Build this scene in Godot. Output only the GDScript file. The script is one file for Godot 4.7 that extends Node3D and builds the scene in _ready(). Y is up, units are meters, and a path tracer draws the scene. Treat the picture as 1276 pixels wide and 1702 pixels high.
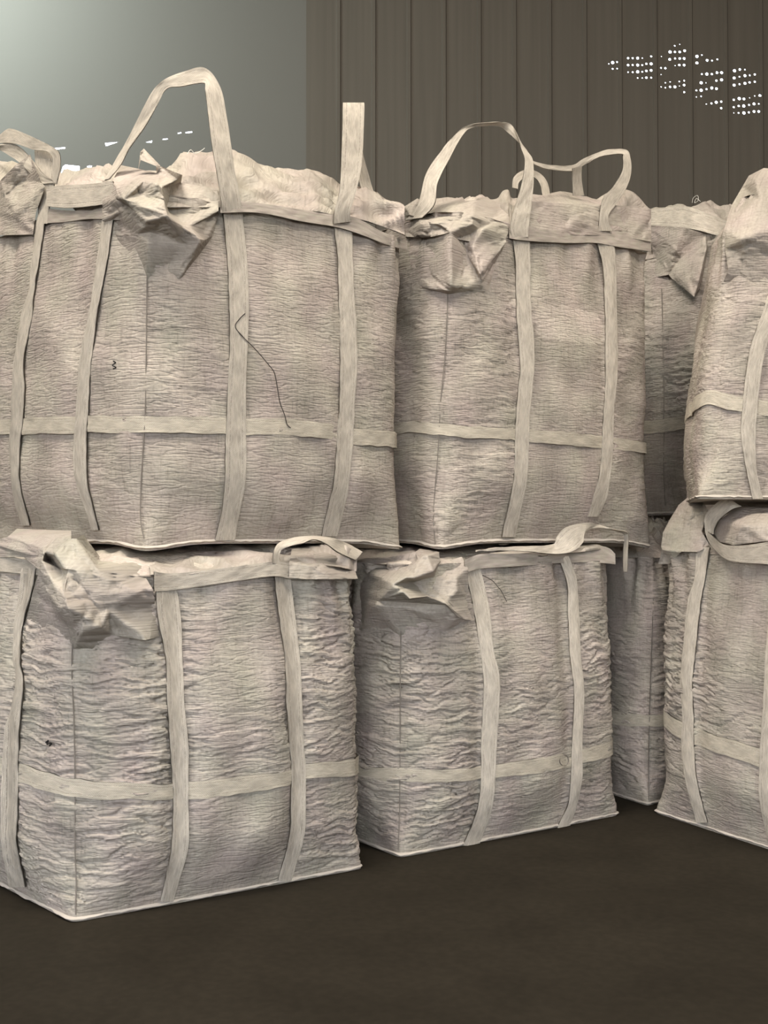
extends Node3D
# A warehouse bay: white woven bulk bags stacked two high in front of a clad wall.

const F := 1900.0            # focal length in pixels of the 1276 x 1702 frame
const CX := 638.0
const CY := 851.0
const EYE := Vector3(0, 1.0, 0)
const PITCH := 0.02315       # the horizon lies 44 pixels below the middle

var cam: Camera3D
var M := {}
var soft_of := {}
var n1 := FastNoiseLite.new()
var n2 := FastNoiseLite.new()
var n3 := FastNoiseLite.new()
var rng := RandomNumberGenerator.new()

func _ready():
	rng.seed = 71
	for k in 3:
		var n: FastNoiseLite = [n1, n2, n3][k]
		n.seed = 11 + k * 7
		n.noise_type = FastNoiseLite.TYPE_SIMPLEX
		n.frequency = 1.0
		n.fractal_type = FastNoiseLite.FRACTAL_NONE
	# ---- camera, sky, exposure
	cam = Camera3D.new()
	cam.name = "camera"
	cam.fov = rad_to_deg(2.0 * atan(CY / F))
	cam.position = EYE
	cam.rotation.x = PITCH
	cam.near = 0.05
	cam.far = 200.0
	add_child(cam)
	cam.current = true
	var env := Environment.new()
	env.background_mode = Environment.BG_SKY
	var sm := ProceduralSkyMaterial.new()
	sm.sky_top_color = Color(0.90, 0.94, 1.0)
	sm.sky_horizon_color = Color(1.0, 0.99, 0.97)
	sm.ground_bottom_color = Color(0.32, 0.31, 0.29)
	sm.ground_horizon_color = Color(0.45, 0.44, 0.42)
	sm.sky_energy_multiplier = 2.3
	sm.ground_energy_multiplier = 0.9
	var sky := Sky.new()
	sky.sky_material = sm
	env.sky = sky
	env.tonemap_mode = Environment.TONE_MAPPER_LINEAR
	env.tonemap_exposure = 1.31
	env.sdfgi_enabled = true
	env.ssao_enabled = true
	env.ssil_enabled = true
	var we := WorldEnvironment.new()
	we.environment = env
	we.name = "world_environment"
	add_child(we)
	make_materials()
	build_room()
	build_lamps()
	build_bags()

# ------------------------------------------------------------------ basics
func tag(o: Node, label: String, category: String, group := ""):
	o.set_meta("label", label)
	o.set_meta("category", category)
	if group != "":
		o.set_meta("group", group)

func obj(mesh: Mesh, called: String, mat: Material, parent: Node) -> MeshInstance3D:
	var o := MeshInstance3D.new()
	o.name = called
	o.mesh = mesh
	o.material_override = mat
	o.cast_shadow = GeometryInstance3D.SHADOW_CASTING_SETTING_ON
	parent.add_child(o, true)
	return o

func ray(px: float, py: float) -> Vector3:
	var v := Vector3((px - CX) / F, -(py - CY) / F, -1.0).rotated(Vector3.RIGHT, PITCH)
	return v / -v.z

func unproj(px: float, py: float, d: float) -> Vector3:
	return EYE + ray(px, py) * d

func proj(p: Vector3) -> Vector2:
	var v := (p - EYE).rotated(Vector3.RIGHT, -PITCH)
	return Vector2(CX + F * v.x / -v.z, CY - F * v.y / -v.z)

func sstep(a: float, b: float, x: float) -> float:
	return smoothstep(a, b, x)

func box_mesh(lo: Vector3, hi: Vector3) -> Mesh:
	var m := BoxMesh.new()
	m.size = hi - lo
	return m

# a grid of points, rows[r][c]; the front looks along (d/dc x d/dr)
func grid_arrays(p: PackedVector3Array, nr: int, nc: int, uv: PackedVector2Array, col := PackedColorArray()) -> ArrayMesh:
	var nrm := PackedVector3Array()
	nrm.resize(nr * nc)
	for r in nr:
		var r0 := maxi(r - 1, 0) * nc
		var r1 := mini(r + 1, nr - 1) * nc
		var rb := r * nc
		for c in nc:
			var tc := p[rb + mini(c + 1, nc - 1)] - p[rb + maxi(c - 1, 0)]
			var tr := p[r1 + c] - p[r0 + c]
			nrm[rb + c] = tc.cross(tr).normalized()
	var idx := PackedInt32Array()
	idx.resize((nr - 1) * (nc - 1) * 6)
	var k := 0
	for r in nr - 1:
		for c in nc - 1:
			var a := r * nc + c
			idx[k] = a
			idx[k + 1] = a + nc
			idx[k + 2] = a + 1
			idx[k + 3] = a + 1
			idx[k + 4] = a + nc
			idx[k + 5] = a + nc + 1
			k += 6
	var arr := []
	arr.resize(Mesh.ARRAY_MAX)
	arr[Mesh.ARRAY_VERTEX] = p
	arr[Mesh.ARRAY_NORMAL] = nrm
	arr[Mesh.ARRAY_TEX_UV] = uv
	if col.size() > 0:
		arr[Mesh.ARRAY_COLOR] = col
	arr[Mesh.ARRAY_INDEX] = idx
	var m := ArrayMesh.new()
	m.add_surface_from_arrays(Mesh.PRIMITIVE_TRIANGLES, arr)
	return m

# a sheet with thickness: the grid, its back and its rim as one closed grid mesh
func sheet(p: PackedVector3Array, nr: int, nc: int, uv: PackedVector2Array, thick: float) -> ArrayMesh:
	var nrm := PackedVector3Array()
	nrm.resize(nr * nc)
	for r in nr:
		for c in nc:
			var tc := p[r * nc + mini(c + 1, nc - 1)] - p[r * nc + maxi(c - 1, 0)]
			var tr := p[mini(r + 1, nr - 1) * nc + c] - p[maxi(r - 1, 0) * nc + c]
			nrm[r * nc + c] = tc.cross(tr).normalized()
	var st := SurfaceTool.new()
	st.begin(Mesh.PRIMITIVE_TRIANGLES)
	for side in 2:
		for i in nr * nc:
			var s := 1.0 if side == 0 else -1.0
			st.set_normal(nrm[i] * s)
			st.set_uv(uv[i])
			st.set_color(Color(0.77, 0.77, 0.77))
			st.add_vertex(p[i] + nrm[i] * s * thick * 0.5)
	var o := nr * nc
	for r in nr - 1:
		for c in nc - 1:
			var a := r * nc + c
			for t in [a, a + nc, a + 1, a + 1, a + nc, a + nc + 1]:
				st.add_index(t)
			for t in [a, a + 1, a + nc, a + 1, a + nc + 1, a + nc]:
				st.add_index(o + t)
	var ring := PackedInt32Array()
	for c in nc: ring.append(c)
	for r in range(1, nr): ring.append(r * nc + nc - 1)
	for c in range(nc - 2, -1, -1): ring.append((nr - 1) * nc + c)
	for r in range(nr - 2, 0, -1): ring.append(r * nc)
	for k in ring.size():
		var a := ring[k]
		var b := ring[(k + 1) % ring.size()]
		for t in [a, b, o + a, b, o + b, o + a]:
			st.add_index(t)
	return st.commit()

func catmull(a, b, c, d, t: float):
	return 0.5 * ((2.0 * b) + (c - a) * t + (2.0 * a - 5.0 * b + 4.0 * c - d) * t * t + (3.0 * b - a - 3.0 * c + d) * t * t * t)

func spline(pts: Array, n: int) -> Array:
	var out := []
	var k := pts.size()
	for i in n:
		var f := float(i) / (n - 1) * (k - 1)
		var j := mini(int(f), k - 2)
		var a = pts[maxi(j - 1, 0)]
		var d = pts[mini(j + 2, k - 1)]
		out.append(catmull(a, pts[j], pts[j + 1], d, f - j))
	return out

func tube(pts: Array, rad: float, sides := 6) -> ArrayMesh:
	var p := PackedVector3Array()
	var uv := PackedVector2Array()
	var n := pts.size()
	var up := Vector3(0.31, 0.85, 0.42)
	for i in n:
		var t: Vector3 = (pts[mini(i + 1, n - 1)] - pts[maxi(i - 1, 0)]).normalized()
		var x := t.cross(up).normalized()
		var y := t.cross(x).normalized()
		for s in sides + 1:
			var a := -TAU * s / sides
			p.append(pts[i] + (x * cos(a) + y * sin(a)) * rad)
			uv.append(Vector2(float(s) / sides, i * 0.02))
	return grid_arrays(p, n, sides + 1, uv)

# ------------------------------------------------------------------ materials
func noise_bytes(w: int, h: int, fx: float, fy: float, sd: int, oct := 3) -> PackedByteArray:
	var n := FastNoiseLite.new()
	n.seed = sd
	n.noise_type = FastNoiseLite.TYPE_SIMPLEX_SMOOTH
	n.fractal_type = FastNoiseLite.FRACTAL_FBM
	n.fractal_octaves = oct
	n.frequency = 1.0
	# draw the noise on a coarse picture of the wished stretch, then scale it up
	var cw := clampi(int(fx * 10.0), 16, w)
	var ch := clampi(int(fy * 10.0), 16, h)
	n.frequency = fx / cw
	var im: Image
	var ratio := (fy / ch) / (fx / cw)
	var ih := maxi(8, int(ch * ratio))
	im = n.get_seamless_image(cw, ih)
	im.resize(w, h, Image.INTERPOLATE_CUBIC)
	im.convert(Image.FORMAT_L8)
	return im.get_data()

func std(color: Color, rough: float, spec := 0.3) -> StandardMaterial3D:
	var m := StandardMaterial3D.new()
	m.albedo_color = color
	m.roughness = rough
	m.metallic_specular = spec
	return m

func make_materials():
	var S := 1024
	var blotch := noise_bytes(S, S, 5.0, 4.0, 3, 4)
	var streak := noise_bytes(S, S, 90.0, 12.0, 5, 2)
	var crease := noise_bytes(S, S, 11.0, 75.0, 7, 3)
	var speck := noise_bytes(S, S, 100.0, 100.0, 9, 2)
	var hue := noise_bytes(S, S, 6.0, 5.0, 13, 2)
	var al := PackedByteArray()
	al.resize(S * S * 3)
	var hg := PackedByteArray()
	hg.resize(S * S)
	for i in S * S:
		var bl := blotch[i] / 127.5 - 1.0
		var sk := streak[i] / 127.5 - 1.0
		var cr := crease[i] / 127.5 - 1.0
		var sp := speck[i] / 127.5 - 1.0
		var hu := hue[i] / 127.5 - 1.0
		var v := 0.79 + 0.07 * bl + 0.035 * sk * (0.5 + 0.5 * maxf(bl, -0.4)) + 0.04 * sp
		if sk < -0.35:
			v -= 0.16 * (-sk - 0.35) * clampf(0.6 - bl, 0.0, 1.2)
		al[i * 3] = int(clampf((v + 0.009 * hu) * 255.0, 0, 255))
		al[i * 3 + 1] = int(clampf((v - 0.009 * hu) * 255.0, 0, 255))
		al[i * 3 + 2] = int(clampf((v + 0.008 * hu) * 255.0, 0, 255))
		var rid := 1.0 - absf(cr) * 2.2
		var h := 0.55 + 0.06 * sk + 0.10 * sp - 0.34 * maxf(rid, 0.0) * maxf(rid, 0.0) + 0.1 * bl
		hg[i] = int(clampf(h * 255.0, 0, 255))
	var ai := Image.create_from_data(S, S, false, Image.FORMAT_RGB8, al)
	var hi := Image.create_from_data(S, S, false, Image.FORMAT_L8, hg)
	var at := ImageTexture.create_from_image(ai)
	hi.convert(Image.FORMAT_RGBA8)
	hi.bump_map_to_normal_map(6.5)
	var ht := ImageTexture.create_from_image(hi)
	var tint := {"fabric_warm": Color(0.905, 0.85, 0.79), "fabric_grey": Color(0.89, 0.84, 0.785), "fabric_back": Color(0.895, 0.84, 0.785)}
	for k in tint:
		var m := std(tint[k], 0.62, 0.35)
		m.albedo_texture = at
		m.normal_enabled = true
		m.normal_texture = ht
		m.normal_scale = 0.55
		m.vertex_color_use_as_albedo = true
		m.uv1_scale = Vector3(0.8, 0.8, 1)
		M[k] = m
		var soft := m.duplicate() as StandardMaterial3D     # loose cloth: the same weave, not drawn into creases
		soft.normal_scale = 0.35
		soft_of[m] = soft
	# webbing: lengthwise ribs, a stitched line near each edge
	var W := 128
	var H := 512
	var wn := noise_bytes(W, H, 22.0, 9.0, 21, 2)
	var wd := noise_bytes(W, H, 3.0, 5.0, 23, 3)
	var wa := PackedByteArray()
	wa.resize(W * H * 3)
	var wh := PackedByteArray()
	wh.resize(W * H)
	for y in H:
		for x in W:
			var i := y * W + x
			var f := float(x) / W
			var v := 0.86 + 0.07 * (wn[i] / 127.5 - 1.0) + 0.06 * (wd[i] / 127.5 - 1.0)
			var h := 0.6 + 0.18 * sin(f * TAU * 16.0) + 0.12 * sin((y + absf(fmod(x, 16.0) - 8.0)) * 0.7)
			for e in [0.17, 0.83]:
				if absf(f - e) < 0.018:
					v -= 0.10 if (y / 7) % 3 > 0 else 0.03
					h -= 0.35
			wa[i * 3] = int(clampf(v * 255, 0, 255))
			wa[i * 3 + 1] = int(clampf(v * 253, 0, 255))
			wa[i * 3 + 2] = int(clampf(v * 249, 0, 255))
			wh[i] = int(clampf(h * 255, 0, 255))
	var wat := ImageTexture.create_from_image(Image.create_from_data(W, H, false, Image.FORMAT_RGB8, wa))
	var whi := Image.create_from_data(W, H, false, Image.FORMAT_L8, wh)
	whi.convert(Image.FORMAT_RGBA8)
	whi.bump_map_to_normal_map(3.0)
	var wht := ImageTexture.create_from_image(whi)
	var wt := {"webbing": Color(0.805, 0.77, 0.722), "belt": Color(0.81, 0.775, 0.715)}
	for k in wt:
		var m := std(wt[k], 0.6, 0.35)
		m.albedo_texture = wat
		m.normal_enabled = true
		m.normal_texture = wht
		m.normal_scale = 0.7
		M[k] = m
	M["piping"] = std(Color(0.72, 0.685, 0.645), 0.6)
	M["thread"] = std(Color(0.25, 0.23, 0.22), 0.8)
	M["fuzz"] = std(Color(0.80, 0.79, 0.76), 0.7)
	M["seam"] = std(Color(0.47, 0.44, 0.41), 0.8)
	M["ink"] = std(Color(0.12, 0.11, 0.11), 0.7)
	# floor: dark trodden concrete
	var fb := noise_bytes(S, S, 6.0, 6.0, 31, 5)
	var fs := noise_bytes(S, S, 60.0, 60.0, 33, 3)
	var fa := PackedByteArray()
	fa.resize(S * S * 3)
	for i in S * S:
		var v := 0.82 + 0.05 * (fb[i] / 127.5 - 1.0) + 0.05 * (fs[i] / 127.5 - 1.0)
		fa[i * 3] = int(clampf(v * 255, 0, 255))
		fa[i * 3 + 1] = int(clampf(v * 252, 0, 255))
		fa[i * 3 + 2] = int(clampf(v * 248, 0, 255))
	var ft := ImageTexture.create_from_image(Image.create_from_data(S, S, false, Image.FORMAT_RGB8, fa))
	var fm := std(Color(0.205, 0.188, 0.16), 0.8, 0.15)
	fm.albedo_texture = ft
	fm.uv1_triplanar = true
	fm.uv1_world_triplanar = true
	fm.uv1_scale = Vector3(0.45, 0.45, 0.45)
	M["floor"] = fm
	var cb := noise_bytes(512, 512, 40.0, 3.0, 41, 3)
	var cc := PackedByteArray()
	cc.resize(512 * 512 * 3)
	for i in 512 * 512:
		var v := 0.84 + 0.04 * (cb[i] / 127.5 - 1.0)
		cc[i * 3] = int(v * 255)
		cc[i * 3 + 1] = int(v * 253)
		cc[i * 3 + 2] = int(v * 250)
	var cm := std(Color(0.38, 0.36, 0.332), 0.65, 0.25)
	cm.albedo_texture = ImageTexture.create_from_image(Image.create_from_data(512, 512, false, Image.FORMAT_RGB8, cc))
	cm.uv1_triplanar = true
	cm.uv1_world_triplanar = true
	cm.uv1_scale = Vector3(0.5, 0.12, 0.5)
	M["cladding"] = cm
	M["wall"] = std(Color(0.345, 0.338, 0.322), 0.8)
	M["wall_room"] = std(Color(0.50, 0.49, 0.47), 0.85)
	M["ceiling"] = std(Color(0.55, 0.54, 0.52), 0.85)
	M["yard"] = std(Color(0.55, 0.53, 0.50), 0.9)
	M["lamp_body"] = std(Color(0.6, 0.6, 0.6), 0.4)
	var lm := std(Color(1, 1, 1), 0.4)
	lm.emission_enabled = true
	lm.emission = Color(1.0, 0.97, 0.92)
	lm.emission_energy_multiplier = 2.5
	M["lamp_face"] = lm

# ------------------------------------------------------------------ room
const WALL_Z := -7.0
const ROOM_L := -3.6
const ROOM_R := 7.0
const ROOM_F := 6.0
const ROOM_H := 6.4

func slab(called: String, lo: Vector3, hi: Vector3, mat: Material) -> MeshInstance3D:
	var o := obj(box_mesh(lo, hi), called, mat, self)
	o.position = (lo + hi) * 0.5
	o.set_meta("kind", "structure")
	return o

func build_room():
	slab("floor", Vector3(ROOM_L - 0.2, -0.2, WALL_Z - 0.2), Vector3(ROOM_R + 0.2, 0, ROOM_F + 0.2), M.floor)
	slab("ceiling", Vector3(ROOM_L - 0.2, ROOM_H, WALL_Z - 0.2), Vector3(ROOM_R + 0.2, ROOM_H + 0.2, ROOM_F + 0.2), M.ceiling)
	# the left wall has the loading doorway that daylight comes in by
	var lw := CSGBox3D.new()
	lw.name = "wall_left"
	lw.size = Vector3(0.2, ROOM_H, ROOM_F - WALL_Z + 0.4)
	lw.position = Vector3(ROOM_L - 0.1, ROOM_H * 0.5, (ROOM_F + WALL_Z) * 0.5)
	lw.material = M.wall_room
	var gate := CSGBox3D.new()
	gate.name = "loading_doorway"
	gate.operation = CSGShape3D.OPERATION_SUBTRACTION
	gate.size = Vector3(0.6, 3.0, 2.4)
	gate.position = Vector3(0, 1.5 - ROOM_H * 0.5, 0.7 - lw.position.z)
	lw.add_child(gate)
	lw.set_meta("kind", "structure")
	add_child(lw)
	slab("wall_right", Vector3(ROOM_R, 0, WALL_Z - 0.2), Vector3(ROOM_R + 0.2, ROOM_H, ROOM_F + 0.2), M.wall_room)
	# the front wall with its wide doorway behind the camera
	var fw := CSGBox3D.new()
	fw.name = "wall_front"
	fw.size = Vector3(ROOM_R - ROOM_L, ROOM_H, 0.2)
	fw.position = Vector3((ROOM_L + ROOM_R) * 0.5, ROOM_H * 0.5, ROOM_F + 0.1)
	fw.material = M.wall_room
	var hole := CSGBox3D.new()
	hole.name = "doorway"
	hole.operation = CSGShape3D.OPERATION_SUBTRACTION
	hole.size = Vector3(6.0, 4.8, 0.6)
	hole.position = Vector3(-1.5, 2.4 - ROOM_H * 0.5, 0)
	fw.add_child(hole)
	fw.set_meta("kind", "structure")
	add_child(fw)
	# back wall, plain part, with gaps where daylight shows
	var x1 := (1034.0 + 4.5 - CX) / F * -WALL_Z - 59.0 / F * -WALL_Z * 9.0
	var bw := CSGBox3D.new()
	bw.name = "wall_back"
	bw.size = Vector3(x1 - ROOM_L, ROOM_H, 0.008)
	bw.position = Vector3((x1 + ROOM_L) * 0.5, ROOM_H * 0.5, WALL_Z - 0.004)
	bw.material = M.wall
	bw.set_meta("kind", "structure")
	# gap: four corner pixels
	var gaps := [[[86, 246], [108, 244], [108, 247], [97, 248], [88, 250]], [[174, 237], [198, 235.5], [176, 243]], [[240, 236.5], [253, 233], [252, 237]], [[270, 230.5], [278, 229.5], [279, 231.5], [270, 232.5]], [[295, 220.5], [301, 219], [301, 221.5], [295, 222.5]], [[308, 219], [319, 217.5], [319, 220.5], [308, 221.5]], [[102, 283], [104, 276], [108, 273], [132, 275.5], [132, 290], [100, 292]], [[144, 276], [148, 274.5], [153, 275], [152, 279], [146, 279]]]
	for g in gaps:
		var c := CSGPolygon3D.new()
		c.name = "daylight_gap"
		var pl := PackedVector2Array()
		for q in g:
			var w := unproj(q[0], q[1], -WALL_Z) - bw.position
			pl.append(Vector2(w.x, w.y))
		c.polygon = pl
		c.depth = 0.4
		c.position = Vector3(0, 0, 0.2)
		c.operation = CSGShape3D.OPERATION_SUBTRACTION
		bw.add_child(c, true)
	add_child(bw)
	build_cladding(x1)

# one cladding sheet: a flat pan and a raised rib at its right edge; holes are [x, y, radius] on the pan
func cladding_sheet(w: float, holes: Array) -> CSGBox3D:
	var rib := w * 0.16
	var pan := w - rib
	var c := CSGBox3D.new()
	c.size = Vector3(w, ROOM_H, 0.004)
	c.material = M.cladding
	var r := CSGPolygon3D.new()
	r.name = "rib"
	var x := w * 0.5 - rib
	r.polygon = PackedVector2Array([Vector2(x, -0.001), Vector2(x + rib, -0.001), Vector2(x + rib * 0.78, 0.010), Vector2(x + rib * 0.22, 0.010)])
	r.depth = ROOM_H
	r.rotation.x = PI / 2
	r.position = Vector3(0, -ROOM_H * 0.5, 0)
	r.transform = Transform3D(Basis(Vector3(1, 0, 0), Vector3(0, 0, 1), Vector3(0, -1, 0)), Vector3(0, -ROOM_H * 0.5, 0.0))
	r.material = M.cladding
	c.add_child(r)
	for h in holes:
		var k := CSGCylinder3D.new()
		k.name = "perforation"
		k.operation = CSGShape3D.OPERATION_SUBTRACTION
		k.radius = h[2]
		k.height = 0.1
		k.sides = 10
		k.rotation.x = PI / 2
		k.position = Vector3(h[0] - w * 0.5, h[1] - ROOM_H * 0.5, 0)
		k.material = M.cladding
		c.add_child(k, true)
	return c

func build_cladding(x1: float):
	var wall := Node3D.new()
	wall.name = "wall_back_cladding"
	wall.set_meta("kind", "structure")
	add_child(wall)
	wall.position = Vector3(0, 0, WALL_Z)
	var d := -WALL_Z
	var pitch := 59.0 / F * d
	var first := (1034.0 + 4.5 - CX) / F * d - pitch * 9.0     # left edge of the first sheet
	var sc := 0.2947
	# holes as read from the picture: x, y and radius in a close view of it
	var hl := [[400, 353, 13], [425, 350, 7], [378, 360, 5], [400, 388, 7], [425, 387, 6],
		[487, 328, 9], [513, 328, 8], [541, 328, 12], [567, 328, 5], [617, 318, 8], [487, 367, 10], [513, 367, 8], [541, 367, 12], [567, 367, 7], [590, 360, 9], [617, 360, 12], [487, 407, 6], [513, 407, 7], [541, 405, 13], [567, 405, 7], [590, 400, 10], [617, 397, 11], [541, 440, 6], [567, 440, 5], [590, 438, 10], [617, 438, 7],
		[675, 318, 4], [750, 258, 6], [778, 250, 4], [724, 293, 13], [751, 293, 9], [778, 293, 10], [806, 286, 11], [722, 335, 11], [752, 330, 8], [778, 330, 10], [803, 330, 11], [752, 370, 4], [776, 367, 10], [803, 367, 11], [673, 383, 7], [697, 385, 9], [673, 420, 4],
		[697, 467, 5], [724, 462, 5], [776, 460, 6], [803, 455, 7], [673, 490, 5], [697, 495, 6], [724, 490, 9], [751, 490, 12], [776, 485, 4], [803, 480, 10], [803, 520, 8],
		[875, 318, 13], [903, 310, 6], [875, 355, 12], [933, 340, 11], [960, 342, 7], [990, 335, 7],
		[903, 418, 7], [931, 418, 13], [959, 418, 9], [988, 410, 11], [1014, 410, 12], [899, 467, 13], [926, 467, 4], [985, 455, 9], [1014, 450, 12], [872, 510, 7], [899, 509, 13], [929, 503, 8], [959, 496, 12], [985, 500, 11], [872, 547, 5], [899, 543, 6],
		[928, 587, 5], [957, 583, 8], [984, 577, 12], [1012, 573, 9], [1012, 610, 9],
		[1087, 399, 13], [1117, 392, 10], [1146, 393, 6], [1085, 440, 12], [1115, 433, 7], [1146, 427, 12], [1173, 425, 7], [1201, 420, 9], [1085, 480, 12], [1115, 475, 8], [1146, 470, 12], [1172, 465, 9], [1201, 461, 9],
		[1083, 563, 9], [1114, 556, 13], [1140, 558, 11], [1172, 552, 4], [1201, 541, 5], [1230, 540, 12], [1083, 605, 8], [1111, 598, 9], [1139, 598, 13], [1169, 592, 8], [1197, 586, 12], [1224, 586, 7], [1083, 637, 4], [1110, 637, 7], [1140, 637, 13], [1168, 634, 8], [1197, 629, 11], [1224, 629, 11]]
	var byp := {}
	for h in hl:
		var w := unproj(900.0 + h[0] * sc, h[1] * sc, d)
		var k := int(floor((w.x - first) / pitch))
		if not byp.has(k):
			byp[k] = []
		byp[k].append([w.x - first - k * pitch, w.y, h[2] * sc / F * d * 0.68])
	for k in range(0, 36):
		var x := first + k * pitch
		if x + pitch > ROOM_R + 0.15:
			break
		var holed: bool = byp.has(k)
		var o := cladding_sheet(pitch, byp[k] if holed else [])
		o.name = "perforated_cladding_sheet" if holed else "cladding_sheet"
		o.position = Vector3(x + pitch * 0.5, ROOM_H * 0.5, 0)
		wall.add_child(o, true)
	# fill between the plain wall and the first sheet
	if first > x1:
		var o := obj(box_mesh(Vector3(x1, 0, -0.004), Vector3(first, ROOM_H, 0.02)), "corner_flashing", M.cladding, wall)
		o.position = Vector3((x1 + first) * 0.5, ROOM_H * 0.5, 0.008)

# ------------------------------------------------------------------ lamps
func lamp(at: Vector3, w: float, l: float, energy: float, tilt: Vector3, label: String, color := Color(1.0, 0.965, 0.91)):
	var t := Node3D.new()
	t.name = "ceiling_lamp"
	add_child(t, true)
	tag(t, label, "lamp", "warehouse lamps")
	t.position = at
	t.rotation = tilt
	var b := BoxMesh.new()
	b.size = Vector3(w + 0.08, 0.08, l + 0.08)
	var h := obj(b, "housing", M.lamp_body, t)
	h.position.y = 0.05
	var fmesh := BoxMesh.new()
	fmesh.size = Vector3(w, 0.01, l)
	var f := obj(fmesh, "diffuser", M.lamp_face, t)
	f.position.y = 0.005
	for s in [-1, 1]:
		var rod := CylinderMesh.new()
		rod.top_radius = 0.008
		rod.bottom_radius = 0.008
		rod.height = maxf(ROOM_H - at.y - 0.05, 0.05)
		rod.radial_segments = 8
		var ro := obj(rod, "hanger_rod", M.lamp_body, t)
		ro.rotation = -tilt
		ro.position = (Basis.from_euler(tilt).inverse() * Vector3(0, rod.height * 0.5 + 0.05, 0)) + Vector3(s * w * 0.35, 0, 0)
	var a := AreaLight3D.new()
	a.name = "lamp_light"
	a.area_size = Vector2(w, l)
	a.light_energy = energy
	a.light_color = color
	a.area_range = 30.0
	a.area_attenuation = 2.0
	a.shadow_enabled = true
	a.rotation.x = -PI / 2
	a.position.y = -0.02
	t.add_child(a)

func build_lamps():
	lamp(Vector3(-1.6, 5.9, -1.5), 2.6, 1.2, 27.0, Vector3(0.25, 0, 0), "long white lamp hung from the ceiling before the stacked bags")
	lamp(Vector3(2.4, 5.9, -1.2), 2.6, 1.2, 18.0, Vector3(0.25, 0, 0), "long white lamp hung from the ceiling on the side of the perforated sheets")
	lamp(Vector3(-3.0, 4.9, -5.6), 1.0, 0.6, 14.0, Vector3(0.9, 0, 0), "lamp hung close to the plain back wall, turned towards it", Color(0.94, 1.0, 0.99))

# ------------------------------------------------------------------ bags
func wrapu(U: float) -> float:
	while U > 2.0: U -= 4.0
	while U < -2.0: U += 4.0
	return U

# smooth surface of a bag: U runs round it (left face -1..0, right face 0..1, corner c0 at 0), V up from its seam
func base(b: Dictionary, U: float, V: float) -> Vector3:
	var a: float
	var e: float
	var w: float
	U = wrapu(U)
	if U >= 1.0:
		a = 1.0; e = -1.0 + 2.0 * (U - 1.0); w = e
	elif U >= 0.0:
		e = -1.0; a = -1.0 + 2.0 * U; w = a
	elif U >= -1.0:
		a = -1.0; e = -1.0 - 2.0 * U; w = e
	else:
		e = 1.0; a = 1.0 - 2.0 * (U + 2.0); w = a
	var low := pow(smoothstep(0.0, 0.22, V), 0.7)
	var belly: float = low * (1.0 - b.slim * smoothstep(0.5, 1.05, V))
	var inv: float = lerpf(0.022, b.inv_n, smoothstep(0.0, 0.16, V))
	var nn := 1.0 / inv
	var r := pow(pow(absf(a), nn) + pow(absf(e), nn), inv)
	var s := 0.5 * (w + 1.0)
	var g := (1.0 - w * w)
	var k: float = b.bulge * belly * pow(maxf(g, 0.0), 0.75)
	var d1 := (s - 0.30) / 0.045
	var d2 := (s - 0.70) / 0.045
	k -= b.pinch * low * (exp(-d1 * d1) + exp(-d2 * d2))
	if U >= 1.0 or (U >= -1.0 and U < 0.0):
		a *= 1.0 + k
	else:
		e *= 1.0 + k
	var sc: float = (1.0 - b.taper * smoothstep(0.55, 1.0, V) - b.top_in * maxf(V - 1.0, 0.0)) / r
	a *= sc
	e *= sc
	var fa := 0.5 * (a + 1.0)
	var fe := 0.5 * (e + 1.0)
	var p: Vector2 = b.c[0] * (1.0 - fa) * (1.0 - fe) + b.c[1] * fa * (1.0 - fe) + b.c[2] * fa * fe + b.c[3] * (1.0 - fa) * fe
	p += b.lean * V
	return Vector3(p.x, b.y0 + b.h * V, p.y)

func base_n(b: Dictionary, U: float, V: float) -> Vector3:
	var e := 0.006
	return (base(b, U + e, V) - base(b, U - e, V)).cross(base(b, U, V + e) - base(b, U, V - e)).normalized()

# the visible stretch of U, where pixels run rightwards
func prepare(b: Dictionary):
	var lo: float = b.umid
	var hi: float = b.umid
	var x := proj(base(b, lo, 0.55)).x
	var last := x
	while lo > b.umid - 1.6:
		var q := proj(base(b, lo - 0.02, 0.55)).x
		if q >= last: break
		last = q
		lo -= 0.02
	b.ulo = lo
	b.pxlo = last
	last = x
	while hi < b.umid + 1.6:
		var q := proj(base(b, hi + 0.02, 0.55)).x
		if q <= last: break
		last = q
		hi += 0.02
	b.uhi = hi
	b.pxhi = last

# (U, V, depth) where the sight line through a pixel meets the bag
func hit(b: Dictionary, px: float, py: float) -> Vector3:
	var rr := ray(px, py)
	var V := 0.5
	var U: float = b.umid
	var d := 3.5
	for it in 4:
		var lo: float = b.ulo
		var hi: float = b.uhi
		for k in 11:
			U = 0.5 * (lo + hi)
			if proj(base(b, U, V)).x < px: lo = U
			else: hi = U
		U = 0.5 * (lo + hi)
		d = -base(b, U, V).z
		V = clampf((EYE.y + rr.y * d - b.y0) / b.h, -0.2, 1.6)
	return Vector3(U, V, d)

func hit_point(b: Dictionary, px: float, py: float, off_cm: float) -> Vector3:
	var h := hit(b, px, py)
	return unproj(px, py, h.z - off_cm * 0.01)

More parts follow.
